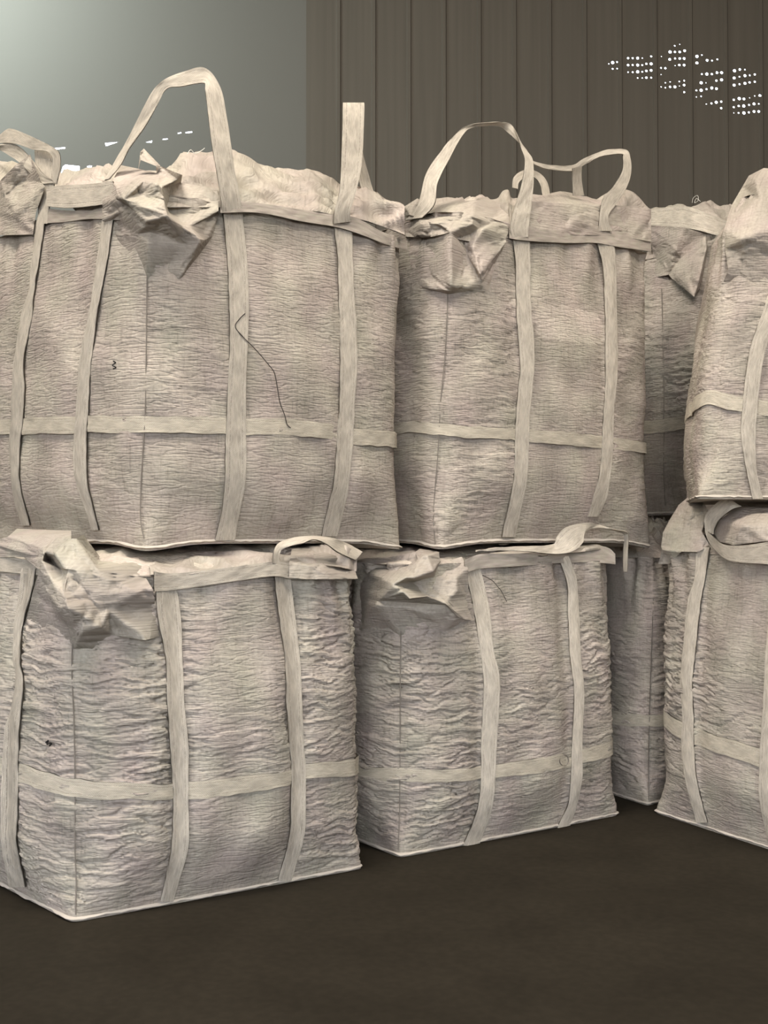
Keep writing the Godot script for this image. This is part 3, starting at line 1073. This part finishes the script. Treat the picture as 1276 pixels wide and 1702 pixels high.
func bag_b():
	var b := new_bag({"c": [Vector2(0.185, -3.75), Vector2(1.015, -4.33), Vector2(0.45, -5.1), Vector2(-0.37, -4.54)], "y0": 0.985, "h": 1.10, "seed": 2.0, "inv_n": 0.06, "taper": -0.02, "wr": 0.0048, "droop": 0.02, "slim": 0.75, "bulge": 0.11, "calm": 0.7, "patches": [[950, 541, 55, 29, 0.20]], "mound": 0.02}, "upper bulk bag with two tangled lifting loops and a pale oval patch")
	var t: Node = b.node
	var w: Material = M.webbing
	strap(b, t, [[392, 850, 877], [439, 855, 879], [484, 856, 879], [527, 857, 881], [566, 860, 885], [613, 863, 885], [652, 859, 882], [690, 856, 878], [731, 854, 877], [793, 852, 874], [840, 843, 865], [892, 832, 854]], w)
	strap(b, t, [[404, 990, 1018], [449, 1001, 1021], [509, 1003, 1022], [543, 1004, 1023], [605, 1004, 1024], [652, 1003, 1020], [699, 1000, 1017], [762, 997, 1015], [793, 993, 1011], [825, 984, 1006], [858, 974, 992]], w)
	belt(b, t, [[680, 700, 718], [727, 704, 723], [774, 709, 728], [852, 713, 731], [880, 714, 735], [993, 724, 745], [1018, 728, 747], [1078, 736, 754]], M.belt)
	seam_line(b, t, [[744, 489], [740, 590], [732, 668], [727, 762], [721, 856], [724, 905]])
	ribbon(b, t, [[846, 374, 2], [877, 378, 2], [919, 383, 1.8], [989, 382, 1.8], [1039, 387, 1.5], [1081, 393, 1]], [[846, 396, 2], [872, 400, 2], [939, 404, 1.8], [989, 404, 1.8], [1030, 411, 1.5], [1081, 418, 1]], M[b.fabric], "rim_band")
	# loops
	ribbon(b, t, [[674, 366, 2], [695, 339, 2], [708, 290, 0], [730, 255, -3], [755, 225, -5], [780, 208, -6], [829, 203, -5], [849, 207, -4], [860, 226, -2], [866, 246, 0], [872, 268, 2], [867, 305, 3], [855, 345, 3], [848, 375, 2.6], [850, 394, 2.2]], [[702, 362, 2], [722, 339, 2], [727, 305, 0], [745, 267, -3], [768, 226, -5], [786, 212, -7], [826, 209, -7], [842, 219, -6], [864, 238, -3], [876, 252, 0], [885, 268, 2], [886, 305, 3], [882, 345, 3], [878, 375, 2.6], [877, 394, 2.2]], M.webbing)
	ribbon(b, t, [[994, 384, 2.2], [997, 352, 3.5], [1003, 328, 4], [1019, 310, 4], [1034, 284, 3], [1035, 262, 1], [1032, 256, -2], [999, 260, -5], [974, 272, -7], [951, 284, -8], [909, 281, -5], [886, 273, 1]], [[1017, 384, 2.2], [1010, 360, 3.5], [1026, 336, 4], [1041, 311, 4], [1048, 287, 3], [1047, 264, 1], [1039, 249, -2], [1005, 250, -5], [969, 264, -7], [949, 275, -8], [904, 273, -5], [874, 264, 1]], M.webbing)
	ribbon(b, t, [[951, 280, -7], [951, 300, -10], [952, 325, -12]], [[966, 276, -7], [966, 300, -10], [970, 325, -12]], M.webbing)
	ribbon(b, t, [[851, 312, -30], [854, 294, -30], [874, 282, -32], [896, 288, -34], [909, 304, -34], [914, 328, -34]], [[860, 314, -30], [863, 302, -30], [876, 293, -32], [889, 296, -34], [897, 307, -34], [902, 328, -34]], M.webbing)
	top_cloth(b, t, [674, 692, 722, 745, 772, 800, 824, 842, 852, 880, 940, 1000, 1034, 1060, 1081], [394, 394, 392, 395, 400, 405, 400, 396, 394, 383, 383, 383, 384, 388, 394], [352, 342, 334, 331, 329, 329, 336, 316, 332, 326, 320, 332, 316, 326, 347], M[b.fabric], [0, 0, 0, 0, 0, 0, 0, 0, 0.3, 1, 1, 1, 1, 1, 1])
	fold(b, t, "collar", M[b.fabric], 0, 0, 1.0, [[876, 334, 1.1], [930, 338, 1.1], [1000, 340, 1.1], [1050, 343, 1.1], [1082, 347, 1.1], [876, 388, 1.1], [930, 390, 1.1], [1000, 391, 1.1], [1050, 396, 1.1], [1082, 402, 1.1], [960, 362, 1.8], [1030, 366, 0.6]], [[0, 1, 5], [1, 6, 5], [1, 10, 6], [1, 2, 10], [2, 7, 10], [10, 7, 6], [2, 11, 7], [2, 3, 11], [3, 8, 11], [11, 8, 7], [3, 4, 8], [4, 9, 8]], 0.002)
	fold(b, t, "corner_fold", M[b.fabric], 660, 300, 0.1803, [[65, 240, 0], [185, 165, -3], [120, 320, 2], [75, 330, 1], [90, 470, 1], [190, 500, 1.5], [205, 350, 0.5], [320, 230, -6], [600, 150, -12], [630, 190, -10], [250, 370, 1], [420, 340, 0], [540, 230, -3], [720, 180, -4], [690, 330, 2], [690, 400, 2.5], [490, 480, 3], [400, 430, 1], [390, 400, 2], [300, 400, 1.5], [210, 400, 2], [320, 520, 1.5], [880, 395, 0.5], [800, 440, 2.5], [740, 440, 1], [590, 560, -1], [700, 600, 1.5], [1000, 530, 1.5], [1060, 400, 1], [1030, 320, -2], [960, 260, -6], [830, 150, -12], [750, 160, -8], [1000, 570, 2], [830, 790, 2.5], [760, 860, 3], [780, 940, 1.5], [640, 680, -0.5], [500, 970, 3], [480, 1010, 2], [600, 980, 1.5], [120, 540, 1], [100, 720, 1], [110, 980, 0.3], [470, 1050, 1], [930, 720, 0.5], [980, 990, 0.3], [300, 1000, 0.6], [850, 1050, 0.3]],
		[[0, 1, 2], [0, 2, 3], [3, 2, 6], [3, 6, 4], [6, 20, 4], [20, 5, 4], [4, 5, 41], [2, 1, 7], [2, 7, 6], [7, 8, 12], [8, 9, 12], [7, 12, 11], [7, 11, 10], [6, 7, 10], [10, 11, 18], [10, 18, 19], [10, 19, 20], [6, 10, 20], [20, 19, 21], [20, 21, 5], [19, 18, 17], [19, 17, 21], [11, 12, 14], [12, 13, 14], [12, 9, 13], [11, 14, 15], [11, 15, 18], [18, 15, 16], [17, 18, 16], [21, 17, 16], [13, 22, 14], [14, 22, 24], [14, 24, 15], [24, 22, 23], [13, 32, 31], [13, 31, 30], [13, 30, 22], [30, 29, 22], [29, 28, 22], [22, 28, 23], [23, 28, 27], [24, 23, 26], [23, 27, 26], [15, 24, 25], [16, 15, 25], [25, 24, 26], [16, 25, 37], [25, 26, 37], [26, 33, 34], [26, 27, 33], [26, 34, 35], [37, 26, 35], [37, 35, 36], [16, 37, 38], [37, 36, 40], [37, 40, 38], [38, 40, 39], [5, 21, 41], [21, 16, 41], [41, 16, 42], [16, 38, 42], [42, 38, 39], [42, 39, 47], [42, 47, 43], [39, 44, 47], [39, 40, 44], [33, 45, 34], [34, 45, 36], [35, 34, 36], [45, 46, 48], [36, 45, 48], [40, 36, 48], [44, 40, 48], [47, 44, 43]])

func bag_c():
	var b := new_bag({"c": [Vector2(1.37, -4.68), Vector2(1.98, -5.3), Vector2(1.46, -5.95), Vector2(0.83, -5.38)], "y0": 1.10, "h": 1.12, "seed": 3.0, "wr": 0.008, "droop": 0.02, "bulge": 0.08, "umid": -0.4, "mound": 0.1, "nu": 90, "fabric": "fabric_back"}, "upper bulk bag at the back, squeezed between two bags, with a webbing loop folded down")
	var t: Node = b.node
	belt(b, t, [[1089, 699, 720], [1120, 694, 716], [1155, 688, 712], [1180, 686, 709]], M.belt)
	seam_line(b, t, [[1100, 480], [1103, 600], [1104, 700], [1106, 840]])
	ribbon(b, t, [[1070, 351, 3], [1084, 349, 4], [1130, 343, 5], [1153, 347, 5], [1180, 357, 4], [1215, 370, 3]], [[1070, 374, 3], [1084, 375, 4], [1130, 378, 5], [1160, 383, 5], [1185, 390, 4], [1215, 396, 3]], M.webbing)
	top_cloth(b, t, [1060, 1084, 1110, 1142, 1163, 1191, 1214, 1240], [380, 378, 376, 376, 380, 386, 392, 396], [346, 347, 343, 342, 336, 338, 342, 345], M[b.fabric])
	fold(b, t, "corner_fold", M[b.fabric], 1050, 250, 0.235, [[120, 530, 2], [370, 545, 4], [310, 680, 4], [290, 750, 3], [190, 700, 1.5], [130, 640, 1.5], [520, 590, 2], [650, 610, 3], [260, 880, 1.5], [285, 910, 3], [440, 1035, 5], [480, 900, 5], [525, 700, 4], [540, 690, 0.5], [600, 720, 1], [640, 850, 1.5], [600, 1050, 1], [490, 960, 0.5], [150, 720, 1], [140, 900, 0.5], [340, 760, 1.5], [330, 880, 4]], [[0, 1, 2], [0, 2, 5], [2, 3, 4], [2, 4, 5], [1, 6, 20], [1, 20, 2], [2, 20, 3], [20, 6, 12], [20, 12, 21], [8, 20, 21], [3, 20, 8], [8, 21, 9], [9, 21, 10], [21, 11, 10], [21, 12, 11], [6, 7, 13], [6, 13, 12], [13, 7, 14], [13, 14, 17], [12, 13, 11], [11, 13, 17], [14, 15, 17], [15, 16, 17], [10, 11, 17], [4, 3, 8], [5, 4, 18], [18, 4, 8], [18, 8, 19]])
	loose_thread(b, t, [[1150, 337, -10], [1152, 329, -10], [1159, 325, -10], [1160, 333, -10], [1154, 337, -10], [1157, 330, -10], [1164, 335, -10]], 0.0010, M.fuzz, "frayed_thread")

func bag_d():
	var b := new_bag({"c": [Vector2(1.03, -3.75), Vector2(1.98, -3.9), Vector2(2.05, -4.5), Vector2(1.16, -4.4)], "y0": 1.13, "h": 0.9, "seed": 4.0, "wr": 0.005, "droop": 0.0, "bulge": 0.10, "umid": 0.4, "vmax": 1.16, "top_in": 0.9, "lean": Vector2(0.10, -0.02), "slim": 0.3, "mound": 0.05, "nu": 90, "fabric": "fabric_warm"}, "bright upper bulk bag leaning away from the gap, with a folded-over top and slanted strap")
	var t: Node = b.node
	strap(b, t, [[470, 1281, 1305], [520, 1266, 1290], [544, 1257, 1282], [579, 1246, 1271], [626, 1238, 1262], [686, 1232, 1256], [717, 1230, 1254], [753, 1234, 1254], [788, 1240, 1256], [829, 1249, 1266]], M.webbing)
	fold(b, t, "folded_top", M[b.fabric], 0, 0, 1.0, [[1203, 382, 2], [1215, 342, 1.2], [1233, 311, -1], [1244, 292, -2], [1269, 279, -3], [1310, 283, -3], [1230, 397, 3.5], [1255, 391, 3], [1310, 372, 3], [1205, 414, 1.1], [1210, 450, 1.1], [1262, 330, 2], [1240, 425, 1.2], [1310, 420, 1.4], [1201, 470, 0.5], [1260, 480, 0.5], [1310, 480, 0.5], [1225, 365, 1.2], [1256, 300, 1.5]], [[0, 1, 17], [1, 2, 11], [1, 11, 17], [2, 3, 18], [2, 18, 11], [3, 4, 18], [4, 5, 18], [18, 5, 11], [0, 17, 6], [17, 11, 7], [17, 7, 6], [11, 5, 8], [11, 8, 7], [0, 6, 9], [6, 12, 9], [6, 7, 12], [7, 8, 13], [7, 13, 12], [9, 12, 10], [10, 12, 15], [10, 15, 14], [12, 13, 16], [12, 16, 15]])
	belt(b, t, [[1176, 649, 673], [1232, 659, 684], [1276, 667, 692], [1330, 674, 700]], M.belt)

func bag_f():
	var b := new_bag({"c": [Vector2(-0.81, -3.0), Vector2(-0.06, -3.49), Vector2(-0.67, -4.16), Vector2(-1.42, -3.66)], "y0": 0.0, "h": 0.90, "seed": 5.0, "inv_n": 0.07, "nv": 240, "nu": 150, "wr": 0.011, "bulge": 0.16, "calm": 0.65, "pinch": 0.045, "patches": [[395, 1135, 60, 65, 0.04]], "mound": 0.085, "crumple": 0.006, "fabric": "fabric_grey"}, "lower bulk bag with a crumpled hollow corner below the bag with the tall loop")
	var t: Node = b.node
	var w: Material = M.webbing
	strap(b, t, [[965, 256, 291], [1025, 261, 300], [1096, 273, 303], [1171, 276, 306], [1240, 281, 313], [1275, 283, 313], [1327, 286, 313], [1395, 284, 314], [1441, 277, 303], [1496, 266, 286]], w)
	strap(b, t, [[955, 454, 482], [1020, 461, 489], [1096, 471, 497], [1171, 474, 501], [1240, 479, 504], [1275, 481, 507], [1350, 481, 507], [1398, 477, 502], [1462, 461, 482]], w)
	strap(b, t, [[945, 40, 63], [995, 33, 53], [1046, 26, 39], [1103, 26, 38], [1141, 30, 42], [1201, 14, 36], [1250, 8, 34], [1325, 5, 34], [1390, 4, 31], [1430, 10, 36], [1472, 20, 46]], w)
	belt(b, t, [[0, 1258, 1288], [38, 1270, 1300], [80, 1284, 1314], [125, 1294, 1324], [200, 1301, 1328], [281, 1303, 1328], [313, 1299, 1328], [376, 1293, 1322], [479, 1280, 1304], [507, 1269, 1294], [597, 1255, 1283]], M.belt)
	seam_line(b, t, [[123, 1051], [120, 1101], [123, 1200], [125, 1320], [125, 1420], [126, 1520]])
	ribbon(b, t, [[-60, 918, 1.2], [0, 922, 1.4], [40, 930, 1.4], [68, 936, 1.2]], [[-60, 948, 1.2], [0, 950, 1.2], [40, 954, 1.2], [68, 956, 1.0]], w, "rim_band")
	ribbon(b, t, [[256, 950, 1.8], [291, 953, 1.8], [376, 944, 1.8], [451, 934, 2], [482, 935, 2.2], [500, 936, 2.2]], [[256, 983, 1.5], [293, 980, 1.5], [376, 968, 1.6], [451, 958, 1.8], [482, 962, 2], [500, 963, 2]], w, "rim_band")
	top_cloth(b, t, [250, 300, 376, 451, 500, 560, 592], [956, 956, 948, 938, 938, 942, 950], [918, 906, 899, 896, 896, 902, 918], M[b.fabric])
	fold(b, t, "corner_fold", M[b.fabric], 430, 860, 0.1489, [[340, 500, 1.5], [340, 670, 2], [520, 690, 2], [820, 690, 3], [1105, 685, 4], [1070, 580, 1], [1010, 490, -2], [870, 430, -3], [700, 500, 0], [560, 540, 1.5], [760, 600, 2], [370, 350, -6], [560, 330, -8], [780, 400, -8]], [[0, 9, 2], [0, 2, 1], [9, 10, 3], [9, 3, 2], [10, 5, 4], [10, 4, 3], [8, 6, 5], [8, 5, 10], [9, 8, 10], [8, 7, 6], [0, 11, 9], [11, 12, 8], [9, 11, 8], [12, 13, 7], [12, 7, 8]])
	ribbon(b, t, [[453, 936, 2.5], [454, 921, 2.5], [458, 909, 2], [469, 900, 1], [495, 893, 0], [527, 892, -1], [557, 896, -2], [579, 905, -3], [602, 918, -4]], [[463, 936, 2.5], [464, 922, 3], [470, 912, 3], [490, 906, 3], [504, 903, 3], [522, 897, 3], [543, 905, 2], [561, 918, 1], [590, 931, 0]], w)
	fold(b, t, "corner_fold", M[b.fabric], 0, 860, 0.2194, [[-90, 190, 1.1], [60, 145, 0], [130, 85, -8], [540, 100, -6], [430, 130, -2], [330, 240, 2], [270, 290, 2], [-90, 300, 1.1], [180, 300, 1.5], [340, 265, 2], [420, 285, 3], [540, 160, 1], [580, 160, 1], [630, 130, -2], [780, 330, -8], [750, 330, -5], [490, 390, 2.5], [580, 400, 2], [740, 395, 1], [520, 395, 2], [320, 330, 3], [300, 400, 3], [400, 490, 3], [340, 530, 2], [480, 580, 4], [470, 400, 0], [370, 330, -3], [440, 690, 4], [520, 690, 5], [640, 750, 3.5], [570, 845, 2], [610, 880, 3], [770, 830, 2.5], [690, 630, 2], [680, 600, 2], [500, 575, 3.5], [1080, 340, -4], [1100, 450, 1], [1030, 570, 2], [1160, 550, 1.5], [850, 480, 1.5], [1180, 700, 1], [1210, 900, 1], [1100, 930, 1.5], [840, 890, 1], [830, 700, 1.5], [250, 560, 1.5], [180, 860, 1], [170, 1000, 0.5], [560, 1000, 1], [420, 760, 0.5], [700, 1000, 0.8], [600, 600, 2.5], [1050, 300, -6]],
		[[0, 1, 6], [0, 6, 8], [0, 8, 7], [1, 2, 4], [1, 4, 5], [1, 5, 6], [2, 3, 4], [4, 3, 11], [5, 4, 9], [4, 11, 10], [4, 10, 9], [5, 9, 20], [6, 5, 20], [8, 6, 20], [8, 20, 21], [9, 10, 26], [10, 11, 16], [10, 16, 26], [26, 16, 25], [20, 9, 26], [20, 26, 25], [20, 25, 22], [20, 22, 21], [11, 12, 17], [11, 17, 16], [12, 18, 17], [12, 15, 18], [13, 14, 15], [12, 13, 15], [16, 17, 19], [18, 36, 37], [18, 15, 36], [15, 14, 36], [14, 53, 36], [17, 18, 40], [18, 37, 40], [19, 17, 34], [17, 40, 34], [40, 37, 38], [34, 40, 38], [38, 37, 39], [25, 16, 19], [25, 19, 24], [22, 25, 24], [19, 34, 35], [19, 35, 24], [35, 34, 33], [35, 33, 28], [24, 35, 28], [24, 28, 27], [22, 24, 27], [23, 22, 27], [21, 22, 23], [21, 23, 46], [46, 23, 50], [23, 27, 50], [33, 34, 45], [34, 38, 45], [38, 39, 41], [38, 41, 45], [45, 41, 43], [41, 42, 43], [45, 43, 44], [33, 45, 32], [28, 33, 29], [33, 32, 29], [29, 32, 31], [30, 29, 31], [27, 28, 30], [28, 29, 30], [50, 27, 30], [46, 50, 47], [50, 30, 49], [47, 50, 49], [47, 49, 48], [30, 31, 49], [31, 32, 44], [31, 44, 51], [31, 51, 49], [32, 45, 44]], 0.0025, 2.7)
	loose_thread(b, t, [[76, 1234], [80, 1231], [78, 1237], [84, 1235], [82, 1240], [86, 1236]], 0.0018, M.ink, "ink_mark", 0.3)

func bag_g():
	var b := new_bag({"c": [Vector2(0.051, -3.605), Vector2(0.851, -4.157), Vector2(0.31, -4.94), Vector2(-0.49, -4.385)], "y0": 0.0, "h": 0.92, "seed": 6.0, "inv_n": 0.07, "nv": 240, "nu": 150, "wr": 0.012, "bulge": 0.13, "calm": 0.45, "pinch": 0.045, "patches": [[905, 1065, 52, 70, 0.05]], "mound": 0.065, "crumple": 0.006, "fabric": "fabric_grey"}, "lower bulk bag with a twisted corner and a loose loop under the tangled-loop bag")
	var t: Node = b.node
	var w: Material = M.webbing
	strap(b, t, [[945, 770, 797], [1008, 784, 811], [1076, 796, 818], [1126, 802, 828], [1165, 802, 828], [1233, 798, 824], [1298, 798, 821], [1337, 793, 817], [1371, 782, 807], [1404, 768, 794]], w)
	strap(b, t, [[925, 925, 943], [969, 941, 956], [1025, 943, 960], [1092, 946, 963], [1154, 953, 968], [1233, 949, 965], [1292, 947, 965], [1337, 942, 956], [1375, 924, 945]], w)
	belt(b, t, [[602, 1273, 1295], [661, 1276, 1298], [798, 1273, 1293], [824, 1270, 1292], [930, 1253, 1278], [947, 1250, 1275], [964, 1245, 1268], [1024, 1229, 1254]], M.belt)
	seam_line(b, t, [[667, 1008], [665, 1100], [664, 1300], [662, 1412]])
	ribbon(b, t, [[772, 930, 1.8], [800, 921, 1.8], [860, 920, 1.8], [930, 914, 1.8], [1000, 908, 1.2], [1022, 920, 0.6]], [[772, 952, 1.6], [800, 945, 1.6], [860, 941, 1.6], [930, 936, 1.6], [1000, 936, 1.2], [1022, 938, 0.6]], M[b.fabric], "rim_band")
	ribbon(b, t, [[790, 915, 2.5], [830, 910, 3], [880, 908, 4], [918, 905, 5], [925, 892, 6], [941, 876, 6], [975, 869, 6], [996, 873, 4], [1020, 880, 2], [1040, 884, 1], [1044, 892, 0], [1043, 920, -1], [1042, 950, -2]], [[790, 917, 2.5], [830, 915, 3], [880, 917, 5], [920, 921, 7], [950, 917, 8], [968, 902, 8], [971, 886, 7], [985, 878, 4], [1012, 880, 1], [1034, 886, -1], [1037, 895, -2], [1036, 920, -3], [1036, 950, -4]], w)
	fold(b, t, "corner_fold", M[b.fabric], 590, 880, 0.1881, [[20, 500, 1], [10, 330, -3], [180, 270, -4], [300, 290, -3], [450, 330, 0], [540, 270, -1], [530, 200, -2], [570, 170, -4], [700, 190, -5], [560, 260, 1], [640, 230, 1.5], [740, 200, -1], [750, 280, 1], [690, 370, 3], [520, 430, 4], [450, 425, 4], [340, 490, 5], [420, 550, 5.5], [480, 610, 5.5], [640, 590, 5], [800, 655, 4], [640, 500, -1], [500, 470, 0], [640, 580, 1], [200, 630, 3.5], [190, 665, 4], [460, 625, 2], [800, 670, 2.5], [0, 0, 0], [400, 680, 2], [40, 640, 1], [30, 900, 0.5], [400, 950, 0.8], [640, 740, 2], [900, 770, 2], [980, 800, 1], [800, 900, 0.6], [1000, 350, 1.5], [940, 240, -1], [760, 300, -2], [700, 420, 0], [660, 480, 0], [900, 420, 1.5], [820, 440, 1], [690, 530, 0.5], [900, 540, 2], [820, 620, 2.5], [1000, 600, 1], [1050, 800, 0.5], [180, 400, 2]],
		[[1, 2, 49], [1, 49, 0], [2, 3, 49], [3, 4, 15], [49, 3, 15], [49, 15, 16], [0, 49, 16], [3, 5, 4], [3, 6, 5], [2, 6, 3], [4, 5, 9], [4, 9, 14], [15, 4, 14], [6, 7, 9], [5, 6, 9], [7, 8, 10], [9, 7, 10], [8, 11, 10], [10, 11, 12], [10, 12, 13], [9, 10, 13], [9, 13, 14], [14, 13, 40], [14, 40, 22], [15, 14, 22], [16, 15, 22], [22, 40, 41], [22, 41, 21], [13, 12, 39], [13, 39, 40], [39, 38, 42], [39, 42, 43], [40, 39, 43], [40, 43, 41], [38, 37, 42], [41, 43, 44], [21, 41, 44], [43, 42, 45], [44, 43, 45], [42, 37, 47], [42, 47, 45], [16, 22, 17], [17, 22, 23], [22, 21, 23], [21, 44, 23], [17, 23, 18], [23, 19, 18], [23, 44, 20], [23, 20, 19], [44, 46, 20], [44, 45, 46], [45, 47, 46], [46, 47, 35], [46, 35, 20], [0, 16, 24], [16, 17, 24], [17, 18, 26], [17, 26, 24], [24, 26, 27], [24, 27, 25], [18, 19, 26], [19, 20, 26], [26, 20, 27], [30, 24, 25], [0, 24, 30], [25, 27, 29], [25, 29, 32], [30, 25, 31], [25, 32, 31], [29, 27, 33], [27, 20, 34], [27, 34, 33], [20, 35, 34], [29, 33, 36], [29, 36, 32], [33, 34, 36], [34, 35, 48], [34, 48, 36], [35, 47, 48]], 0.0025, 2.5)
	top_cloth(b, t, [775, 830, 900, 960, 1000, 1020], [935, 928, 924, 918, 914, 926], [918, 908, 903, 906, 908, 918], M[b.fabric])
	loose_thread(b, t, [[802, 956], [818, 965], [828, 976], [834, 984], [842, 1000]], 0.0012, M.thread)
	loose_thread(b, t, [[929, 1258], [934, 1254], [942, 1257], [944, 1266], [938, 1273], [931, 1269], [930, 1261], [938, 1258]], 0.0022, M.seam, "loose_thread", 0.8)

func bag_h():
	var b := new_bag({"c": [Vector2(0.985, -4.3), Vector2(1.63, -4.88), Vector2(1.22, -5.62), Vector2(0.62, -5.04)], "y0": 0.0, "h": 0.93, "seed": 7.0, "wr": 0.008, "bulge": 0.06, "umid": -0.15, "mound": 0.14, "nu": 80, "fabric": "fabric_back"}, "lower bulk bag standing far back in the dark gap between two bags")
	var t: Node = b.node
	belt(b, t, [[1010, 1178, 1202], [1028, 1182, 1205], [1070, 1188, 1207]], M.belt)
	seam_line(b, t, [[1086, 960], [1080, 1150], [1077, 1330]])

func bag_i():
	var b := new_bag({"c": [Vector2(1.41, -3.36), Vector2(2.2, -3.85), Vector2(1.81, -4.66), Vector2(0.985, -4.20)], "y0": 0.0, "h": 0.95, "seed": 8.0, "nv": 230, "wr": 0.010, "bulge": 0.11, "umid": -0.5, "calm": 0.5, "pinch": 0.03, "mound": 0.16, "crumple": 0.015, "nu": 100, "fabric": "fabric_grey"}, "lower bulk bag with a broad webbing loop curled round its puffed top")
	var t: Node = b.node
	var w: Material = M.webbing
	strap(b, t, [[910, 1160, 1182], [963, 1156, 1173], [1003, 1145, 1166], [1076, 1138, 1158], [1137, 1133, 1152], [1188, 1137, 1154], [1236, 1135, 1155], [1292, 1141, 1159], [1337, 1152, 1169], [1366, 1160, 1177]], w)
	strap(b, t, [[930, 1290, 1316], [1000, 1283, 1310], [1080, 1275, 1302], [1160, 1271, 1298], [1236, 1266, 1293], [1300, 1264, 1290], [1350, 1268, 1294], [1400, 1280, 1306]], w)
	belt(b, t, [[1090, 1180, 1205], [1138, 1200, 1229], [1155, 1210, 1237], [1210, 1228, 1256], [1270, 1246, 1275]], M.belt)
	fold(b, t, "corner_fold", M[b.fabric], 1080, 810, 0.1536, [[120, 640, 1], [140, 490, -1], [200, 370, -3], [310, 190, -6], [430, 90, -8], [330, 240, -3], [460, 280, -1], [580, 270, -1], [400, 180, -4], [640, 250, 0], [590, 370, 0], [370, 400, -1], [380, 560, 0], [540, 620, 0.5], [530, 700, 1.5], [340, 695, 1.5], [130, 670, 1.5], [210, 830, 1], [90, 830, 0.5], [560, 480, 0], [560, 150, -8], [640, 620, 1]], [[0, 1, 12], [1, 2, 11], [1, 11, 12], [2, 3, 5], [2, 5, 11], [5, 6, 11], [6, 7, 11], [7, 10, 11], [3, 8, 5], [3, 4, 8], [8, 6, 5], [4, 20, 8], [8, 20, 7], [8, 7, 6], [20, 9, 7], [7, 9, 10], [10, 19, 11], [11, 19, 12], [12, 19, 13], [0, 12, 15], [0, 15, 16], [12, 13, 14], [12, 14, 15], [13, 21, 14], [19, 21, 13], [16, 15, 17], [16, 17, 18]], 0.0025, 2.2)
	fold(b, t, "puffed_top", M[b.fabric], 1080, 810, 0.1536, [[690, 500, 0], [750, 360, 1], [970, 200, -6], [1276, 220, -10], [1276, 580, 4], [900, 625, 4], [760, 590, 2], [1000, 420, 5], [1276, 400, 3], [1500, 230, -10], [1500, 560, 4]], [[0, 1, 7], [1, 2, 7], [2, 3, 8], [2, 8, 7], [7, 8, 4], [7, 4, 5], [0, 7, 6], [6, 7, 5], [3, 9, 8], [8, 9, 10], [8, 10, 4]])
	ribbon(b, t, [[1172, 884, 4], [1171, 862, 5], [1178, 849, 5], [1200, 829, 3], [1208, 828, 1], [1229, 841, -2]], [[1186, 888, 3], [1188, 876, 4], [1196, 863, 4], [1211, 850, 3], [1220, 845, 1], [1232, 842, -2]], w)
	ribbon(b, t, [[1173, 880, 4], [1186, 893, 5], [1200, 904, 6], [1220, 907, 7], [1250, 905, 7], [1290, 898, 7], [1330, 892, 6]], [[1172, 884, 4], [1180, 903, 4], [1203, 927, 5], [1226, 934, 6], [1252, 936, 6], [1290, 938, 6], [1330, 936, 5]], w)
